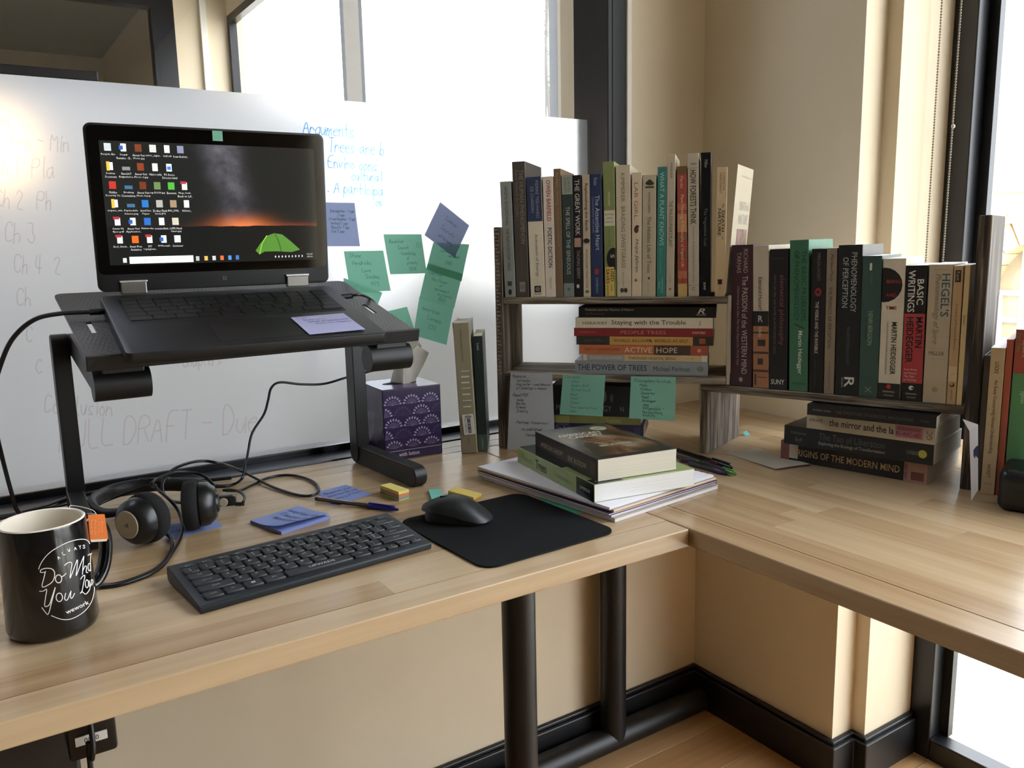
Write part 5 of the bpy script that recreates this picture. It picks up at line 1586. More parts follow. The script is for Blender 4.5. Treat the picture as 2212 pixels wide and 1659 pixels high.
rows = [
    (.0060, .0145, [('Ctrl', 1.25), ('Fn', 1.25), ('#', 1.25), ('Alt', 1.45), (' ', 4.75), ('Alt', 1.35), ('Ctrl', 1.15), ('<', .95), ('v', .95), ('>', .95)]),
    (.0230, .0145, [('Shift', 2.2)] + [(c, 1) for c in 'ZXCVBNM'] + [(',', 1), ('.', 1), ('/', 1), ('Shift', 2.55)]),
    (.0400, .0145, [('Caps', 1.75)] + [(c, 1) for c in 'ASDFGHJKL'] + [(';', 1), ("'", 1), ('Enter', 2.0)]),
    (.0570, .0145, [('Tab', 1.5)] + [(c, 1) for c in 'QWERTYUIOP'] + [('[', 1), (']', 1), ('\\', 1.25)]),
    (.0740, .0145, [('`', 1)] + [(c, 1) for c in '1234567890-='] + [('Back', 1.75)]),
    (.0912, .0080, [(c, 1.05) for c in ('Esc', 'F1', 'F2', 'F3', 'F4', 'F5', 'F6', 'F7', 'F8', 'F9', 'F10', 'F11', 'F12', 'Del')]),
]
up_shift = {'1': '!', '2': '@', '3': '#', '4': '$', '5': '%', '6': '^', '7': '&', '8': '*', '9': '(', '0': ')', '-': '_', '=': '+', '`': '~', ';': ':', "'": '"', ',': '<', '.': '>', '/': '?', '[': '{', ']': '}', '\\': '|'}
for y0, hh, line in rows:
    tot = sum(w for _, w in line)
    uu = (KW - .0165) / tot
    x = .0082
    for s, w in line:
        x0, x1 = x + .0008, x + w * uu - .0008
        if hh < .01:
            x0, x1 = x0 + .0012, x1 - .0005
        g = G()
        ht = hh
        zt = .0032 if hh > .01 else .0014
        yb = y0
        if s in ('<', 'v', '>'):
            ht = hh * .52
        o = []
        for (ins, z) in ((0, 0), (.0001, zt * .6), (.0011, zt)):
            o.append([(px_, py_, z) for px_, py_ in rrect(x0 + ins, x1 - ins, yb + ins, yb + ht - ins, .0020 - ins * .6, 2)])
        n = len(o[0])
        g.add(o[0] + o[1] + o[2], [(i + r * n, (i + 1) % n + r * n, (i + 1) % n + (r + 1) * n, i + (r + 1) * n) for r in range(2) for i in range(n)] + [tuple(range(2 * n, 3 * n))])
        ko = g.obj('key', m_key, kbd, KT, smooth=30)
        cxk, cyk = (x0 + x1) / 2, yb + ht / 2
        if s == ' ':
            text_obj('legend', 'UPWADE', m_leg_, ko, Matrix.Translation((cxk + .004, cyk, zt + .0002)), .033, .0046, bold=.015)
        elif s == '#':
            q = G()
            for ax_, ay_ in ((-.0021, .0002), (.0003, .0002), (-.0021, -.0019), (.0003, -.0019)):
                q.add([(cxk + ax_, cyk + ay_, zt + .0002), (cxk + ax_ + .0019, cyk + ay_, zt + .0002), (cxk + ax_ + .0019, cyk + ay_ + .0017, zt + .0002), (cxk + ax_, cyk + ay_ + .0017, zt + .0002)], [(0, 1, 2, 3)])
            q.obj('legend', m_leg_, ko)
        elif s in up_shift:
            text_obj('legend', up_shift[s], m_leg_, ko, Matrix.Translation((cxk - .001, cyk + .0026, zt + .0002)), .0024, .0030, res=1)
            text_obj('legend', s, m_leg_, ko, Matrix.Translation((cxk - .001, cyk - .0022, zt + .0002)), .0024, .0030, res=1)
        else:
            big = len(s) == 1 and s.isalpha() and s != 'v'
            L_ = .0036 if big else .0017 * len(s) + .0004
            text_obj('legend', {'Caps': 'Caps Lock', 'Back': 'Backspace', '<': '<', 'v': 'v', '>': '>'}.get(s, s), m_leg_, ko,
                     Matrix.Translation((cxk - (.0015 if big else 0), cyk + (.0018 if big else 0), zt + .0002)), {'Caps': .012, 'Back': .013}.get(s, L_), .0034 if big else .0024, res=1)
        x += w * uu
g = G()
x0 = KW - .0082 - 1.92 * ((KW - .0165) / sum(w for _, w in rows[0][2]))
g.prism(rrect(x0 + .0008, x0 + .0157, .0141, .0205, .0018, 2), 0, .003)
g.obj('key', m_key, kbd, KT, bevel=.0006, seg=1)

# ================================================================== mouse mat and mouse
mp_ = [dk(*p) for p in ((866, 1122), (1040, 1243), (1321, 1155), (1137, 1063))]
mo = (mp_[0] + mp_[1] + mp_[2] + mp_[3]) / 4
ex_ = ((mp_[2] - mp_[1]) + (mp_[3] - mp_[0])).normalized()
MMt = frame(V((mo.x, mo.y, DZ)), ex_, V((-ex_.y, ex_.x, 0)))
mat_t = thing('mouse_mat', 'black cloth mouse mat with rounded corners right of the keyboard', 'mouse mat', MMt)
G().prism(rrect(-.107, .107, -.112, .112, .022, 8), .0002, .0022).obj('pad', mat('mat_rubber', '#0c0c0d', rough=.9), mat_t)
G().prism(rrect(-.1068, .1068, -.1118, .1118, .022, 8), .0022, .0027).obj('cloth_top', mat('mat_cloth', '#111213', rough=.95, spec=.2, var=.15, scale=900, bump=.2), mat_t)

c1, c2 = dk(*(880 + 340 / 10.055, 1040 + 660 / 10.055), .012), dk(*(880 + 1840 / 10.055, 1040 + 800 / 10.055), .008)
mx = (c2 - c1)
mx.z = 0
ML = mx.length
mx.normalize()
MO = frame(V((c1.x, c1.y, DZ + .0029)), mx, V((-mx.y, mx.x, 0)))
mou = thing('computer_mouse', 'black low-arched wireless mouse on the mouse mat', 'mouse', MO)
m_ms = mat('mouse_shell', '#1c1f22', rough=.42, spec=.45)


def mouse_surf(wf, top, bot, n=22, m_=14):
    g = G()
    vs, fs = [], []
    for i in range(n + 1):
        s = i / n
        sx = ML * (0.5 - 0.5 * math.cos(PI * s))
        r = sx / ML
        w = .0290 * wf * max(1 - abs(2 * r - 1) ** 3.4, .0) ** .42
        zt, zb = top(r), bot(r)
        for k in range(m_):
            a = 2 * PI * k / m_
            c, si = math.cos(a), math.sin(a)
            yy_ = w * (abs(c) ** .8) * (1 if c > 0 else -1)
            zz = (zt - zb) * si if si > 0 else -.0012 * abs(si) ** .5
            vs.append((sx, yy_, zb + zz))
    for i in range(n):
        for k in range(m_):
            k2 = (k + 1) % m_
            fs.append((i * m_ + k, (i + 1) * m_ + k, (i + 1) * m_ + k2, i * m_ + k2))
    g.add(vs, fs)
    return g


arch = lambda r: .0135 + .0215 * math.sin(PI * (.10 + .86 * r)) ** 1.0 - .016 * max(0, r - .55) * 1.6
mouse_surf(1.0, arch, lambda r: .0125 * (1 - r) ** 1.2 + .0035 + .010 * math.sin(PI * r) * (1 - r)).obj('shell', m_ms, mou, smooth=50)
mouse_surf(.86, lambda r: arch(r) - .006, lambda r: .0015).obj('underbody', mat('mouse_base', '#0d0d0e', rough=.5), mou, Matrix.Translation((.004, 0, 0)) @ Matrix.Scale(.93, 4), smooth=50)
G().box(ML * .26, ML * .26 + .015, -.0011, .0011, arch(.30) - .0025, arch(.33) + .0004).obj('scroll_strip', mat('mouse_dark', '#060606', rough=.3), mou, bevel=.0006)

# ================================================================== mug
MR0, MR1, MH = .0430, .0402, .1165
MC = V((.0445, .948, DZ))


def mug_r(z):
    q = z / MH
    return MR0 + (MR1 - MR0) * q


mug = thing('mug', 'black mug with white script lettering and cream inside at the left', 'mug', Matrix.Translation(MC))
m_mug = mat('mug_glaze', '#0d0d0e', rough=.16, spec=.5, coat=.3)
m_mugi = mat('mug_inside', '#e6dccb', rough=.3)
prof = [(MR0 - .006, .0002), (MR0 - .002, .002), (MR0, .008), (mug_r(.06), .06), (MR1, MH - .003), (MR1 - .0004, MH - .0012)]
G().lathe(prof, 56, cap=False).add([((MR0 - .006) * math.cos(2 * PI * k / 56), (MR0 - .006) * math.sin(2 * PI * k / 56), .0002) for k in range(56)], [tuple(range(55, -1, -1))]).obj('outer_wall', m_mug, mug, smooth=50)
prof = [(MR1 - .0004, MH - .0012), (MR1 - .0016, MH), (MR1 - .0034, MH - .0010), (MR1 - .0038, MH - .006), (MR0 - .006, .014), (MR0 - .012, .009), (.0005, .008)]
G().lathe(prof, 56, cap=False).obj('inner_wall', m_mugi, mug, smooth=50)
hd = V((.80, .60, 0))
pts = smooth_path([hd * (mug_r(.096) - .003) + up * .096, hd * (MR1 + .017) + up * .099, hd * (MR1 + .031) + up * .088, hd * (MR1 + .036) + up * .066, hd * (MR1 + .030) + up * .040, hd * (MR1 + .016) + up * .025, hd * (mug_r(.024) - .003) + up * .024], 6)
G().tube(pts, .0056, 12, flat=1.5).obj('handle', m_mug, mug, smooth=60)


def on_mug(x, y, e=.0004):
    """crop pixel of the mug print -> point on the glazed wall"""
    u, v = x / 3.95, 980 + y / 3.95
    d = ray(u, v)
    r = MR0
    for _ in range(4):
        ox, oy = CAM.x - MC.x, CAM.y - MC.y
        A, B, Cc = d.x ** 2 + d.y ** 2, 2 * (ox * d.x + oy * d.y), ox * ox + oy * oy - (r + e) ** 2
        disc = B * B - 4 * A * Cc
        if disc < 0:
            tt = -B / (2 * A)
        else:
            tt = (-B - math.sqrt(disc)) / (2 * A)
        p = CAM + d * tt - MC
        r = mug_r(p.z)
    return p


def ell(cx, cy, rx, ry, a0=0, a1=360, n=18, tilt=0.0):
    return [(cx + rx * math.cos(rad(a0 + (a1 - a0) * k / n)) + tilt * math.sin(rad(a0 + (a1 - a0) * k / n)) * ry, cy + ry * math.sin(rad(a0 + (a1 - a0) * k / n))) for k in range(n + 1)]


def sm2(pl, n=5):
    return [(p.x, p.y) for p in smooth_path([V((a, b, 0)) for a, b in pl], n)]


m_print = mat('mug_print', '#e4e2de', rough=.35)
prints = [
    ('ring_print', [[(330, 985), (345, 945), (380, 890), (430, 840), (500, 795), (580, 756), (660, 734), (715, 730), (748, 742), (766, 768)],
                    [(806, 1140), (800, 1200), (780, 1265), (740, 1325), (680, 1375), (600, 1412), (520, 1412), (440, 1383)]], 6),
    ('script_print', [[(380, 1012), (345, 1012), (352, 990), (395, 978), (445, 985), (466, 1020), (455, 1080), (415, 1118), (360, 1136), (375, 1060), (388, 1005)],
                      ell(500, 1068, 27, 34), [(526, 1050), (545, 1040), (562, 1022)],
                      [(552, 952), (580, 930), (612, 934), (604, 1000), (598, 1062), (630, 980), (660, 905), (656, 980), (650, 1042), (685, 950), (714, 878)],
                      [(716, 876), (708, 960), (704, 1030)], [(706, 1000), (724, 962), (738, 964), (736, 1010), (748, 1014)],
                      ell(762, 968, 11, 32), [(775, 860), (771, 940), (774, 1000)], [(752, 866), (782, 850)]], 7),
    ('script_print', [[(338, 1174), (370, 1172), (398, 1158), (388, 1230), (382, 1300), (420, 1290), (445, 1220), (472, 1140), (440, 1270), (412, 1368), (385, 1350), (358, 1315)],
                      ell(506, 1226, 27, 36), [(560, 1192), (552, 1240), (575, 1246), (602, 1180)], [(606, 1172), (602, 1228), (618, 1228), (636, 1192)],
                      [(688, 1070), (706, 1046), (724, 1042), (712, 1110), (700, 1172), (684, 1192), (704, 1180), (728, 1198), (752, 1180), (768, 1150)],
                      ell(742, 1110, 13, 34), [(762, 1084), (768, 1142), (782, 1074)], [(782, 1120), (794, 1096), (790, 1076)]], 7),
]
for nm, pls, wdt in prints:
    g = G()
    for pl in pls:
        ribbon(g, sm2(pl), wdt, lambda x, y: on_mug(x, y))
    g.obj(nm, m_print, mug)
g = G()
for ch, x, y, rot in (('A', 498, 902, -28), ('L', 540, 868, -24), ('W', 585, 842, -18), ('A', 637, 822, -12), ('Y', 676, 812, -6), ('S', 708, 808, -2)):
    for pl in strokes(ch, 0, 0, 0)[0]:
        q = []
        for a, b in pl:
            xx_, yy_ = a * 26, -b * 28
            cr, sr = math.cos(rad(rot)), math.sin(rad(rot))
            q.append((x + xx_ * cr - yy_ * sr, y + xx_ * sr + yy_ * cr))
        ribbon(g, q, 5, lambda x, y: on_mug(x, y))
g.obj('capital_print', m_print, mug)
pts, fs = text_fit('wework', 215, 36, bold=.035)
cr, sr = math.cos(rad(-25)), math.sin(rad(-25))
g = G()
g.add([on_mug(660 + a * cr + b * sr, 1310 + a * sr - b * cr) for a, b in pts], fs)
g.obj('name_print', m_print, mug)
# tea tag hanging on its string
tg = thing('tea_tag', 'orange paper tea tag hanging on a string over the mug rim', 'tea tag', Matrix.Identity(4))
q4 = [onY(*p, .962) for p in ((190, 1112), (226, 1111), (234, 1164), (195, 1166))]
G().add([p + V((0, dy, 0)) for dy in (0, .0008) for p in q4], [(0, 1, 2, 3), (7, 6, 5, 4), (0, 4, 5, 1), (1, 5, 6, 2), (2, 6, 7, 3), (3, 7, 4, 0)]).obj('tag', mat('orange_card', '#e57a34', rough=.7), tg)
q5 = [onY(*p, .9622) for p in ((195, 1165), (233, 1163), (230, 1169), (197, 1171))]
G().add(q5 + [p + V((0, .0008, 0)) for p in q5], [(0, 1, 2, 3), (7, 6, 5, 4), (0, 4, 5, 1), (1, 5, 6, 2), (2, 6, 7, 3), (3, 7, 4, 0)]).obj('tag_fold', mat('cream_card', '#e8dcc4', rough=.7), tg)
gg = G()
for i, (tx, wv) in enumerate((('BLACK TEA', 198), ('ENGLISH', 206), ('tea bag', 214), ('brew', 221))):
    ps, ff = text_fit(tx, 34, 5, res=1)
    gg.add([onY(wv + b * .9, 1139 + a * .95, .9616) for a, b in ps], ff)
gg.obj('tag_print', mat('pale_orange_ink', '#f2a66c', rough=.7), tg)
zr = MC + V((.030, .026, MH))
G().tube(smooth_path([zr + V((-.012, -.004, -.03)), zr + V((-.003, 0, -.002)), zr + V((.002, .001, .0012)), (q4[0] + q4[1]) / 2 + V((-.004, .001, .006)), (q4[0] + q4[1]) / 2], 5), .0004, 5).obj('string', mat('cotton', '#e8e2d4', rough=.9), tg)

# ================================================================== headset
hs = thing('headset', 'black headphones with padded band lying between mug and keyboard', 'headphones', Matrix.Identity(4))
m_pad = mat('foam', '#121110', rough=.9, var=.2, scale=250, bump=.3)
m_hp = mat('headset_plastic', '#151516', rough=.32)
m_leath = mat('headband_leather', '#1a1a1b', rough=.5, var=.15, scale=120, bump=.3)
m_disc = mat('grey_disc', '#a0957f', rough=.5)


def cup(c, out, r, disc):
    z = V(out).normalized()
    x = z.cross(up).normalized()
    M = Matrix((x, z.cross(x), z)).transposed().to_4x4()
    M.translation = c
    prof = [(r * .35, -.016), (r * .72, -.0195), (r * .95, -.017), (r * 1.0, -.009), (r * .96, -.001), (r * .80, .003)]
    G().lathe(prof, 36).obj('ear_cushion', m_pad, hs, M, smooth=60)
    prof = [(r * .84, .001), (r * .90, .004), (r * .86, .014), (r * .66, .022), (r * .56, .0245)]
    G().lathe(prof, 36).obj('ear_shell', m_hp, hs, M, smooth=40)
    if disc:
        G().lathe([(r * .54, .0245), (r * .52, .0258), (.001, .0258)], 32, cap=False).obj('badge', m_disc, hs, M, smooth=40)
        text_obj('badge_mark', 'p', mat('dark_ink', '#4a4438', rough=.7), hs, M @ Matrix.Translation((0, 0, .0262)), .006, .006)
    else:
        G().lathe([(r * .40, .0245), (r * .36, .0275), (.001, .0275)], 28, cap=False).obj('shell_cap', m_hp, hs, M, smooth=40)
    return M


cA = dk(306, 1122, .0355)
cB = dk(428, 1090, .0355)
cup(cA, (-.81, -.59, .02), .0345, True)
MB_ = cup(cB, (.95, -.30, .02), .0345, False)
bp_ = [cA + V((-.012, .012, .012)), dk(222, 1108, .030), dk(200, 1086, .028), dk(240, 1062, .026), dk(310, 1048, .026), dk(380, 1046, .026), dk(440, 1052, .026), dk(462, 1064, .030), cB + V((.018, .006, .008))]
sp_ = smooth_path(bp_, 7)
nb = len(sp_)
G().tube(sp_, [.004 + .007 * min(1, 4 * min(i, nb - 1 - i) / nb) for i in range(nb)], 14, flat=.62).obj('headband', m_leath, hs, smooth=60)
pv = dk(492, 1082, .014)
G().prism(rrect(-.020, .012, -.007, .009, .006), -.006, .006).obj('boom_pivot', m_hp, hs, frame(pv, (.93, -.3, 0), (0, 0, 1)), bevel=.002, smooth=40)
G().lathe([(.0065, .006), (.0065, .0078), (.005, .0085)], 24).obj('pivot_button', m_disc, hs, frame(pv + V((-.006, 0, .001)), (.93, -.3, 0), (0, 0, 1)))
g = G()
for k in range(6):
    q = dk(508 + k * 3.6, 1089 - abs(k - 2) * .4, .006)
    g.T = frame(q, (.3, .93, 0), (0, 0, 1))
    g.lathe([(.0022, -.0012), (.0034, -.0006), (.0034, .0006), (.0022, .0012)], 10)
g.obj('strain_relief', m_hp, hs)
m_cable = mat('cable_black', '#0e0e0f', rough=.35)


def cw(x, y, z=None, Y=None):
    u, v = 180 + x / 5.82, 1000 + y / 5.82
    return dk(u, v, z) if Y is None else onY(u, v, Y)


cabs = [
    [cw(900, 830, .018), cw(1000, 865, .010), cw(1085, 930, .004), cw(1118, 1020, .0028), cw(1095, 1130, .0028), cw(1000, 1265, .0028), cw(850, 1370, .0028), cw(650, 1455, .0028), cw(450, 1512, .0028), cw(280, 1535, .0028), cw(120, 1520, .0028), cw(-20, 1440, .0028)],
    [cw(60, 590, .030), cw(300, 470, .034), cw(600, 360, .042), cw(820, 290, .046), cw(900, 285, .046), cw(930, 330, .042), cw(1080, 460, .032), cw(1180, 580, .020), cw(1235, 720, .010), cw(1238, 860, .0045), cw(1200, 990, .0028), cw(1115, 1130, .0028), cw(1012, 1278, .0028), cw(860, 1385, .0028), cw(660, 1470, .0028), cw(460, 1528, .0028), cw(290, 1552, .0028), cw(140, 1560, .003)],
    [cw(880, 300, .046), cw(860, 260, Y=1.25), cw(920, 210, Y=1.26), cw(1040, 150, Y=1.27), cw(1200, 112, Y=1.28), cw(1400, 125, Y=1.28), cw(1540, 180, Y=1.27), cw(1650, 290, Y=1.26)],
    [cw(1250, 505, .012), cw(1120, 480, .020), cw(1020, 400, .030), cw(995, 290, .042), cw(1040, 170, Y=1.285), cw(1150, 70, Y=1.30), cw(1330, 0, Y=1.32), cw(1520, -25, Y=1.33), cw(1750, 15, Y=1.33), cw(1960, 90, .014), cw(2160, 190, .006), cw(2400, 310, .003), cw(2700, 405, .0028), cw(2890, 405, .0028), cw(2962, 340, .0028), cw(2900, 240, .0028), cw(2700, 165, .0028), cw(2500, 155, .0028), cw(2300, 195, .0028), cw(2100, 285, .0028), cw(1960, 345, .0028), cw(1780, 350, .006)],
    [cw(1760, 345, .008), cw(1850, 338, .010), cw(1960, 360, .010), cw(2025, 420, .008), cw(2010, 490, .006)],
    [cw(700, 205, Y=1.345), cw(850, 205, Y=1.345), cw(1000, 240, Y=1.34), cw(1250, 270, Y=1.34), cw(1500, 262, Y=1.34), cw(1750, 285, .004), cw(1920, 255, .004), cw(2010, 180, Y=1.345)],
]
for c in cabs:
    G().tube(smooth_path(c, 6), .0023, 8).obj('cord', m_cable, hs, smooth=60)
bk = cw(-420, 450, .004)
# laptop leads
ch_ = thing('charging_lead', 'black lead looping out of the laptop left side down to the desk', 'cable', Matrix.Identity(4))
s0 = LM @ V((.000, -.046, -.007))
s1 = LM @ V((-.030, -.046, -.007))
s2 = LM @ V((-.052, -.046, -.007))
G().tube([s0, LM @ V((-.018, -.046, -.007))], .0045, 10).obj('plug', m_cable, ch_, smooth=50)
G().tube(smooth_path([s1 + (s0 - s1) * .4, s2, onY(75, 690, 1.235), onY(30, 728, 1.24), onY(4, 780, 1.25), onY(-14, 850, 1.27), onY(-10, 920, 1.30), onY(4, 985, 1.33), onY(18, 1040, 1.34), onY(33, 1094, 1.345), V((.035, 1.36, DZ + .004)), V((-.03, 1.37, DZ + .003))], 7), .0030, 8).obj('lead', m_cable, ch_, smooth=60)
pw = thing('power_lead', 'thin black power lead from the laptop right side hanging behind the stand', 'cable', Matrix.Identity(4))
r0, r1, r2 = LM @ V((LW + .001, -.040, -.007)), LM @ V((LW + .022, -.040, -.006)), LM @ V((LW + .036, -.042, -.005))
G().tube([r0, r1], .0042, 10).obj('plug', m_cable, pw, smooth=50)
G().tube(smooth_path([r1 - (r1 - r0) * .3, r2, onY(805, 650, 1.27), onY(825, 680, 1.31), onY(848, 730, 1.36), onY(850, 770, 1.40), onY(836, 792, 1.415), onY(800, 802, 1.42), onY(750, 815, 1.425), onY(700, 829, 1.425), onY(650, 830, 1.425), onY(605, 826, 1.425), onY(586, 838, 1.425), onY(579, 865, 1.425), onY(570, 895, 1.425), onY(545, 935, 1.42), onY(536, 975, 1.41), onY(530, 1005, 1.39), dk(520, 1036, .003), dk(490, 1050, .003), dk(450, 1052, .003)], 7), .0022, 8).obj('lead', m_cable, pw, smooth=60)
g = G()
g.tube(smooth_path([V((-.30, 1.36, DZ + .004)), V((-.12, 1.378, DZ + .004)), V((.03, 1.368, DZ + .011)), dk(150, 1075, .004), dk(260, 1057, .004), dk(330, 1046, .004), dk(420, 1040, .004), dk(500, 1032, .004)], 6), .0032, 8)
g.obj('extension_lead', m_cable, label='thick black lead lying along the desk back under the stand', category='cable', smooth=60)
g = G()
a_ = dk(683, 1078, .0042)
b_ = dk(860, 1100, .0042)

# ================================================================== pens
def pen(label, p, q, body, capc, r=.0040, z=.0042, cap=.36, clear=False, group=None):
    a, b = dk(*p, z), dk(*q, z)
    x = (b - a).normalized()
    L = (b - a).length
    M = Matrix((x, V((-x.y, x.x, 0)), up)).transposed().to_4x4()
    M.translation = a
    t = thing('ballpoint_pen', label, 'pen', M, group)
    G().lathe([(r * .72, 0), (r * .8, .001), (r * .8, .004)], 10, ax=0).obj('end_plug', mat('pen_plastic', capc, rough=.35), t, smooth=40)
    G().lathe([(r * .85, .003), (r * .85, L * (1 - cap) + .004)], 6, ax=0).obj('barrel', mat('pen_barrel', body, rough=.2), t)
    c0 = L * (1 - cap)
    G().lathe([(r * .95, c0), (r * 1.08, c0 + .001), (r * 1.05, c0 + .012), (r * .85, L - .012), (r * .45, L - .001), (r * .2, L)], 14, ax=0).obj('cap', mat('pen_plastic', capc, rough=.35), t, smooth=40)
    G().box(c0 + .002, L - .006, -r * .35, r * .35, r * .95, r * 1.35).obj('clip', mat('pen_plastic', capc, rough=.35), t, bevel=.0005)
    return t


pen('clear ballpoint pen with a blue cap on the desk behind the keyboard', (682, 1077), (861, 1101), '#5c4a44', '#23248c', cap=.36)
GPp = 'pens lying right of the book pile'


def cp(x, y):
    return (1040 + x / 3.6867, 900 + y / 3.6867)


pen('black pen lying furthest back right of the book pile', cp(1560, 265), cp(1998, 408), '#141414', '#101010', r=.005, z=.0052, group=GPp)
pen('second black pen in front of the rear one beside the book pile', cp(1560, 318), cp(1880, 392), '#17161a', '#121114', r=.0045, z=.0047, group=GPp)
pen('pen with a dark red end in the bunch beside the book pile', cp(1580, 345), cp(1905, 400), '#1b1618', '#5c1c2c', r=.004, z=.0042, group=GPp)
pen('purple pen nearest the open book pages', cp(1650, 372), cp(1962, 452), '#1a1620', '#3a2252', r=.0045, z=.0047, group=GPp)
pen('pen with a bright green end beside the book pile', cp(1720, 360), cp(2032, 458), '#20301c', '#4f9a2c', r=.004, z=.0055, group=GPp)

# ================================================================== tissue box
TM = frame(V((.6055, 1.3455, DZ)), (1, -.065, 0), (.065, 1, 0))
TW, TD_, THt = .1135, .1135, .131
tb = thing('tissue_box', 'purple cube tissue box with white scalloped flowers beside the stand leg', 'tissue box', TM)
m_tb = mat('purple_card', '#2b1a42', rough=.28, spec=.5)
m_tbp = mat('lilac_print', '#a59bc0', rough=.4)
m_tbd = mat('dark_print', '#4a3a68', rough=.4)
g = G()
oval = [(TW / 2 + .034 * math.cos(2 * PI * k / 24), TD_ / 2 + .014 * math.sin(2 * PI * k / 24)) for k in range(24)]
g.box(0, TW, 0, TD_, .0002, THt - .0006)
g.obj('carton', m_tb, tb, bevel=.0012)
G().box(0, TW, 0, TD_, THt - .0006, THt).obj('lid_panel', mat('painted_sheen', '#4a3f72', rough=.2, spec=.6), tb, bevel=.0003, seg=1)  # sheen of light on the lid put into its paler colour
G().add([(a, b, THt + .0003) for a, b in oval], [tuple(range(24))]).obj('slot', mat('slot_dark', '#141018', rough=.8), tb)


def motif(g, fx, cx, cz, r, xmax):
    for k in range(9):
        a = PI * (k + .5) / 9
        for r0, r1, w in ((.62, .98, .10),):
            c, s_ = math.cos(a), math.sin(a)
            q = [(cx + r * (r0 * c), cz + r * (r0 * s_)), (cx + r * (.82 * c - w * s_), cz + r * (.82 * s_ + w * c)), (cx + r * r1 * c, cz + r * r1 * s_), (cx + r * (.82 * c + w * s_), cz + r * (.82 * s_ - w * c))]
            if all(0.001 < p[0] < xmax - .001 and .02 < p[1] < THt - .002 for p in q):
                g.add([fx(*p) for p in q], [(0, 1, 2, 3)])
    for ring, n in ((.50, 9), (.36, 7), (.22, 5), (.08, 3)):
        for k in range(n):
            a = PI * (k + .5) / n
            x0_, z0_, e = cx + r * ring * math.cos(a), cz + r * ring * math.sin(a), r * .05
            if .001 < x0_ - e and x0_ + e < xmax - .001 and .02 < z0_ - e and z0_ + e < THt - .002:
                g.add([fx(x0_ - e, z0_), fx(x0_, z0_ - e), fx(x0_ + e, z0_), fx(x0_, z0_ + e)], [(0, 1, 2, 3)])


for face, fx, wx in (('front', lambda a, b: (a, -.0003, b), TW), ('side', lambda a, b: (-.0003, TD_ - a, b), TD_)):
    gA, gB = G(), G()
    for r_ in range(6):
        for c_ in range(-1, 5):
            cx = .019 + c_ * .0366 + (.0183 if r_ % 2 else 0)
            cz = THt - .030 - r_ * .0205
            dark = (r_ % 2 == 1) and (c_ % 2 == 0)
            motif(gB if dark else gA, fx, cx, cz, .0185, wx)
    gA.obj('flower_print', m_tbp if face == 'front' else m_tbd, tb, kind='stuff')
    gB.obj('flower_print', m_tbd, tb, kind='stuff')
G().add([(0.002, -.0003, .0165), (TW - .002, -.0003, .0165), (TW - .002, -.0003, .0172), (.002, -.0003, .0172)], [(0, 1, 2, 3)]).obj('border_line', mat('white_print', '#d0cad8', rough=.4), tb)
text_obj('box_lettering', 'with lotion', mat('white_print', '#d0cad8', rough=.4), tb, frame((.047, -.0004, .0095), (1, 0, 0), (0, 0, 1)), .040, .0075, bold=.01)
# the pulled-up tissue
TSM = TM @ Matrix.Translation((TW / 2, TD_ / 2, THt + .0006))
ts = thing('tissue', 'crumpled white tissue standing up out of the purple box', 'tissue', TSM)


tpo = (TM @ V((TW / 2, TD_ / 2, THt)))
tpn = V((math.sin(rad(25)), math.cos(rad(25)), 0))


def tpt(u, v, dep):
    return TSM.inverted() @ onP(u, v, tpo + tpn * dep, tpn)


def tfold(left, right, d0, d1, bulge):
    """one hanging fold between two edge curves given in photo pixels (bottom to top)"""
    lp_, rp_ = sm2(left, 4), sm2(right, 4)
    n = min(len(lp_), len(rp_))

    def f(s, t):
        i = min(int(t * (n - 1)), n - 1)
        a, b = lp_[i], rp_[i]
        return tpt(a[0] * (1 - s) + b[0] * s, a[1] * (1 - s) + b[1] * s, d0 * (1 - s) + d1 * s + bulge * math.sin(PI * s) + .002 * math.sin(9 * s + 7 * t))
    g = G()
    g.grid(f, 8, n - 1)
    g.obj('fold', paper_mat('tissue_paper', '#e4dfd4', .3), ts, smooth=180)


tfold([(842, 829), (850, 800), (862, 765), (880, 722)], [(872, 836), (871, 805), (874, 775), (902, 742)], .012, -.016, .004)
tfold([(872, 836), (871, 805), (874, 775), (902, 746)], [(893, 831), (906, 805), (918, 782), (927, 762)], -.016, .008, -.003)
tfold([(850, 826), (864, 790), (882, 750), (896, 716)], [(890, 826), (900, 790), (906, 765), (910, 748)], .016, .018, .006)

# ================================================================== the pile in the corner of the left desk
FO = V((.717, .848, DZ))
fx_, fy_ = V((.24, .027, 0)).normalized(), V((-.018, .305, 0)).normalized()


def slab(label, name, cat, z0, z1, dx, dy, w, l, rot, col, **kw):
    x_ = Matrix.Rotation(rot, 3, 'Z') @ fx_
    M = frame(FO + fx_ * dx + fy_ * dy + up * (z0 + .0002), x_, V((-x_.y, x_.x, 0)))
    t = thing(name, label, cat, M)
    return t, M


def paper_block(t, w, l, z, col, pname='sheets', lines=True):
    G().box(0, w, 0, l, 0, z).obj(pname, mat('paper_stack', col, rough=.85, var=.05, scale=30), t, bevel=.0004, seg=1)


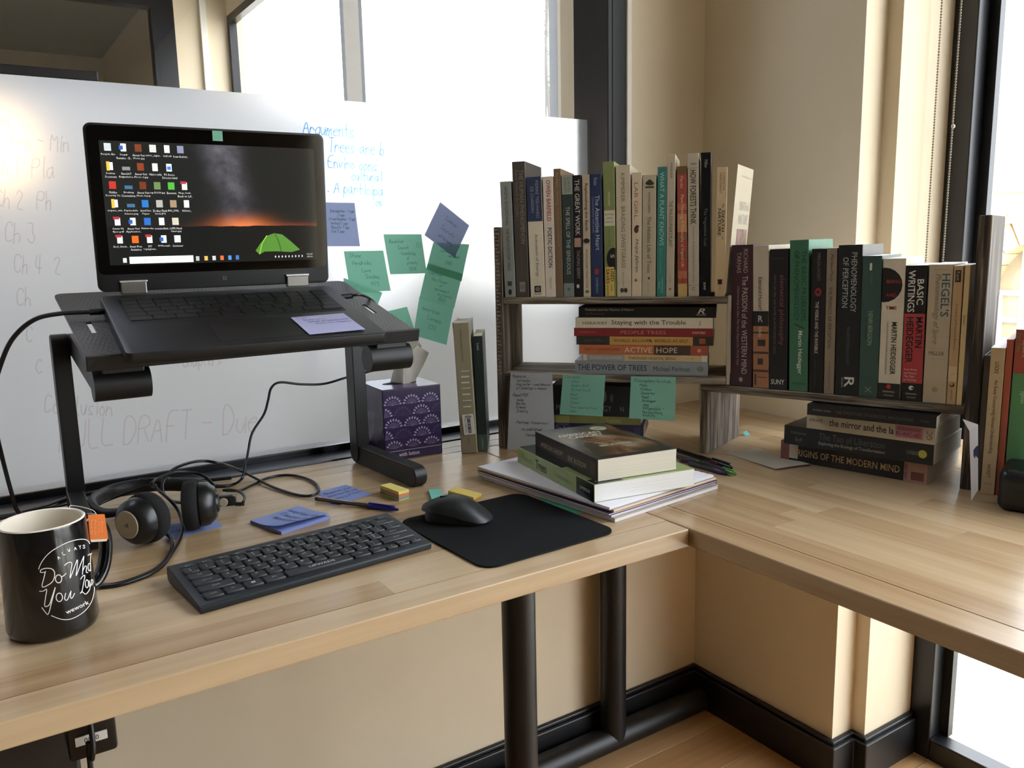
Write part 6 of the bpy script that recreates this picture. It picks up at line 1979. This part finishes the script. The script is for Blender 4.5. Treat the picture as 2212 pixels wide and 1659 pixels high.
t, _ = slab('white paper pad at the bottom of the folder pile', 'paper_pad', 'paper pad', 0, 0, .004, .0, .232, .296, .0, 0)
paper_block(t, .232, .296, .0050, '#e2dfe2')
G().box(-.0008, .2335, -.0006, .2965, .0051, .0062).obj('card_back', mat('grey_card', '#b7aca0', rough=.85), t)
t, _ = slab('loose white papers above the bottom pad', 'paper_sheaf', 'papers', .0066, 0, .001, .004, .235, .300, .006, 0)
paper_block(t, .235, .298, .0032, '#dcd8dc')
t, _ = slab('purple card folder in the middle of the folder pile', 'card_folder', 'folder', .0102, 0, -.003, .004, .238, .303, -.012, 0)
G().box(0, .238, 0, .303, 0, .0007).obj('back_flap', mat('purple_folder', '#3a2260', rough=.6), t)
G().box(0, .236, .001, .301, .0007, .0026).obj('papers_inside', mat('paper_stack', '#d6d0cf', rough=.85), t)
G().box(0, .238, 0, .303, .0026, .0033).obj('front_flap', mat('purple_folder', '#3a2260', rough=.6), t)
t, _ = slab('orange manila folder over the purple one', 'card_folder', 'folder', .0138, 0, .004, .002, .236, .304, .008, 0)
G().box(0, .236, 0, .304, 0, .0007).obj('back_flap', mat('manila', '#cf9a54', rough=.7), t)
G().box(0.001, .233, .001, .301, .0007, .0030).obj('papers_inside', mat('paper_stack', '#d9cfc0', rough=.85), t)
t, _ = slab('white spiral pad on top of the folder pile under the green book', 'spiral_pad', 'note pad', .0172, 0, -.001, .006, .234, .298, .0, 0)
G().box(0, .234, 0, .298, 0, .0042).obj('sheets', mat('paper_stack', '#e6e4ea', rough=.85), t, bevel=.0004, seg=1)
G().box(-.0006, .2345, -.0006, .299, -.0008 + .0009, .0009).obj('card_back', mat('grey_card', '#a5988c', rough=.85), t)
gs = G()
for k in range(24):
    gs.T = Matrix.Translation((.2345, .012 + k * .012, .002))
    gs.tube([(.0025 * math.cos(a), 0, .0032 * math.sin(a)) for a in [PI * 2 * j / 10 for j in range(11)]], .0005, 5)
gs.obj('spiral', mat('wire', '#3a3a40', rough=.3, metal=.8), t)
ZP = .0219
sx_ = (V((.701, .869, 0)) - V((.738, 1.114, 0))).normalized()
trb = lying('light green thick paperback on the folder pile with a black foot to its spine', V((.7115, .882, DZ + ZP)), sx_, None, .0262, .252, .172, '#8d9f58', [
    ('t', 'Thomas', .06, .22, .5, .4, '#5f7a32'), ('t', 'Trees', .27, .42, .5, .62, '#22301c', dict(bold=.02)), ('t', 'HOW THEY GROW', .55, .73, .42, .3, '#6f8c40'), ('r', .80, 1, 0, 1, '#15201a'), ('t', 'CAMBRIDGE', .835, .955, .5, .3, '#c8d0c0')], pages='#f4f2ee', gloss=.22)
tz = .0262 + .00025
G().add([(tz, .002, .10), (tz, .172, .14), (tz, .172, .250), (tz, .002, .250)], [(0, 1, 2, 3)]).obj('cover_photo', mat('dark_forest_photo', '#1d2a26', rough=.2, var=.8, scale=60), trb)
G().add([(tz, .001, .001), (tz, .050, .001), (tz, .042, .022), (tz, .001, .024)], [(0, 1, 2, 3)]).obj('cover_corner', mat('cover_print', '#15201a', rough=.25), trb)
text_obj('cover_lettering', 'CAMBRIDGE', mat('print_ink', '#d8dcd0', rough=.5), trb, frame((tz + .0003, .026, .012), (0, 1, 0), (0, 0, 1)), .034, .006)
ZP2 = ZP + .0264
sx2 = (V((.697, .859, 0)) - V((.727, 1.043, 0))).normalized()
cnb = lying('dark paperback with a brown landscape painting on its cover, top of the pile', V((.7235, .889, DZ + ZP2)), sx2, None, .0325, .202, .134, '#24231f', [
    ('t', 'AMERICAN CANOPY', .10, .48, .5, .36, '#b5aa90'), ('t', 'ERIC RUTKOW', .56, .84, .45, .34, '#b5aa90'), ('r', .90, .97, .2, .8, '#3a342a')], pages='#e6dfcc', gloss=.3)
tz = .0325


def painting():
    T = NT('cover_painting')
    tc = T.n('ShaderNodeTexCoord')
    mp = T.n('ShaderNodeMapping')
    mp.inputs['Scale'].default_value = (1, 16, 10)
    no = T.n('ShaderNodeTexNoise', i_Scale=1.0, i_Detail=6.0, i_Distortion=.8)
    T.l(tc.outputs['Object'], mp.inputs[0])
    T.l(mp.outputs[0], no.inputs['Vector'])
    r = T.n('ShaderNodeValToRGB')
    e = r.color_ramp.elements
    e[0].position, e[0].color = .35, c4('#15130f')
    e[1].position, e[1].color = .72, c4('#8a8a74')
    e.new(.5).color = c4('#3a2f20')
    e.new(.6).color = c4('#6a4a2e')
    T.l(no.outputs['Fac'], r.inputs[0])
    T.l(r.outputs[0], T.b.inputs['Base Color'])
    T.b.inputs['Roughness'].default_value = .3
    return T.m


G().add([(tz + .0002, .008, .012), (tz + .0002, .128, .012), (tz + .0002, .128, .192), (tz + .0002, .008, .192)], [(0, 1, 2, 3)]).obj('cover_painting', painting(), cnb)
m_ti = mat('print_ink', '#d8cfb8', rough=.5)
text_obj('cover_title', 'AMERICAN', m_ti, cnb, frame((tz + .0005, .052, .150), (0, 1, 0), (0, 0, 1)), .075, .014)
text_obj('cover_title', 'CANOPY', m_ti, cnb, frame((tz + .0005, .056, .133), (0, 1, 0), (0, 0, 1)), .060, .014)
text_obj('cover_lettering', 'Trees, Forests,', mat('print_ink', '#c08a5c', rough=.5), cnb, frame((tz + .0005, .060, .108), (0, 1, 0), (0, 0, 1)), .045, .006)
text_obj('cover_lettering', 'and the Making', mat('print_ink', '#c08a5c', rough=.5), cnb, frame((tz + .0005, .060, .097), (0, 1, 0), (0, 0, 1)), .045, .006)
text_obj('cover_lettering', 'of a Nation', mat('print_ink', '#c08a5c', rough=.5), cnb, frame((tz + .0005, .060, .086), (0, 1, 0), (0, 0, 1)), .035, .006)
text_obj('cover_author', 'ERIC RUTKOW', m_ti, cnb, frame((tz + .0005, .070, .066), (0, 1, 0), (0, 0, 1)), .055, .007)
G().add([(tz + .0004, .100 + .014 * math.cos(2 * PI * k / 24), .172 + .014 * math.sin(2 * PI * k / 24)) for k in range(24)], [tuple(range(24))]).obj('cover_seal', mat('pale_seal', '#a8a488', rough=.4), cnb)
text_obj('seal_lettering', '(@)', mat('print_ink', '#5a5640', rough=.5), cnb, frame((tz + .0008, .100, .172), (0, 1, 0), (0, 0, 1)), .014, .007)

# ================================================================== things by the window end of the right desk
e0 = B0 + dB * .4345
gf = thing('slim_folder', 'slim grey folder pressed against the outside of the tall end panel', 'folder', frame(V((e0.x, e0.y, DZ)) + dB * .001 + nB * .012, dB, nB))
G().box(0, .0016, 0, .14, .0002, .205).box(.0056, .0072, 0, .14, .0002, .205).box(0.0016, .0056, 0, .0015, .0002, .205).obj('covers', mat('grey_board', '#6a665e', rough=.7), gf)
G().box(.0018, .0054, .002, .138, .003, .201).obj('papers', mat('paper_stack', '#b5b0b0', rough=.85), gf)
pl_o = dk(2132, 1067) + nB * .156
note('loose white sheets rising behind the tan book by the window', [onP(2119, 652, pl_o, nB), onP(2166, 634, pl_o, nB), onP(2160, 980, pl_o, nB), onP(2118, 985, pl_o, nB)], '#e9e6f2', [], name='paper_sheaf', cat='papers', trans=.4, nrm=-nB, curl=.004)
lf = dk(2098, 1083)
ln = (nB * .5 + dB * .86).normalized()
lfo = V((lf.x, lf.y, DZ))


def lfp(u, v):
    return onP(u, v, lfo, (nB * .85 + dB * .5).normalized())


note('white leaflet with a blue emblem propped before the tall end panel', [lfp(2094, 930), lfp(2113, 917), lfp(2113, 1058), lfp(2098, 1082)], '#dcdadc', [], name='leaflet', cat='leaflet', trans=.15, nrm=-nB)
lt = bpy.data.objects['leaflet']
og = lt.location
G().add([lfp(2079, 905) - og, lfp(2113, 917) - og, lfp(2094, 931) - og], [(0, 2, 1)]).obj('folded_corner', paper_mat('note_paper', '#e4e2e4', .15), lt)
G().add([lfp(u, v) - og - nB * .001 for u, v in ((2103, 972), (2109, 964), (2113, 962), (2113, 990), (2108, 984), (2106, 990), (2103, 985))], [tuple(range(7))]).obj('emblem', mat('navy_ink', '#26365c', rough=.6), lt)
bo = dk(2153, 1098) - nB * .012
bc_ = thing('equipment_case', 'black rounded case on the right desk at the window end', 'case', frame(V((bo.x, bo.y, DZ)), dB, nB))
g = G()
g.prism(rrect(0, .17, 0, .085, .012), .0003, .060)
g.obj('case_body', mat('case_black', '#111317', rough=.32, spec=.5), bc_, bevel=.012, seg=4, smooth=50)
G().box(.02, .15, -.0006, .0005, .030, .0312).obj('seam', mat('case_seam', '#050506', rough=.5), bc_)
cbx = thing('cream_box', 'small cream box resting on the black case at the window', 'box', frame(V((bo.x, bo.y, DZ + .0605)) + dB * .028 + nB * .02, dB, nB))
G().box(0, .07, 0, .05, 0, .036).obj('carton', mat('cream_card', '#d9c8ac', rough=.7), cbx, bevel=.002)
G().box(-.0005, .0705, -.0005, .0505, .026, .037).obj('lid', mat('cream_card', '#dccdb4', rough=.7), cbx, bevel=.002)
fg = dk(1500 + 325 / 3.107, 820 + 375 / 3.107)
note('tiny aqua flag stuck at the foot of the corner shelf panel', [fg + V((0, 0, .006)), fg + V((.012, .002, .008)), fg + V((.014, -.006, .0005)), fg + V((.001, -.006, .0005))], '#6fc0c4', [], name='page_flag', cat='page flag', nrm=up)

# ================================================================== blind chain by the right window
chn = thing('bead_chain', 'metal bead chain of a roller blind hanging beside the right window', 'blind chain', Matrix.Identity(4))
m_bead = mat('bead_metal', '#8a8378', rough=.3, metal=.8)


def beads(name, p, q, n_):
    p, q = V(p), V(q)
    g = G()
    oct_ = [(0, 0, 1), (1, 0, 0), (0, 1, 0), (-1, 0, 0), (0, -1, 0), (0, 0, -1)]
    r = .0021
    for k in range(n_):
        c = p + (q - p) * (k / (n_ - 1))
        vs = []
        for j in range(5):
            a = -PI / 2 + PI * j / 4
            for i in range(6):
                vs.append(c + V((math.cos(a) * math.cos(i * PI / 3), math.cos(a) * math.sin(i * PI / 3), math.sin(a))) * r)
        g.add(vs, [(j * 6 + i, j * 6 + (i + 1) % 6, (j + 1) * 6 + (i + 1) % 6, (j + 1) * 6 + i) for j in range(4) for i in range(6)])
    g.tube([p, q], .0006, 5)
    return g.obj(name, m_bead, chn, kind='stuff', smooth=60)


yA = .955
A1_, A2_ = onY(2035, 0, yA), onY(2000, 560, yA)
B1_, B2_ = onY(2077, 0, .93), onY(2037, 560, .93)
for nm, (a, b) in (('bead_strand', (A1_, A2_)), ('bead_strand', (B1_, B2_))):
    d = (a - b) / (a.z - b.z)
    beads(nm, a + d * (HEAD - a.z), b + d * (.95 - b.z), int((HEAD - .95) / .0052))
cn = onY(2059, 273, .93)
G().lathe([(.001, -.004), (.0036, -.002), (.0036, .002), (.001, .004)], 12).obj('connector', mat('clear_bead', '#c9c4ba', rough=.15), chn, Matrix.Translation(cn), smooth=60)
G().tube([V((A1_.x, yA, HEAD - .002)), V((B1_.x, .93, HEAD - .002))], .012, 14).obj('chain_wheel', m_white, chn)
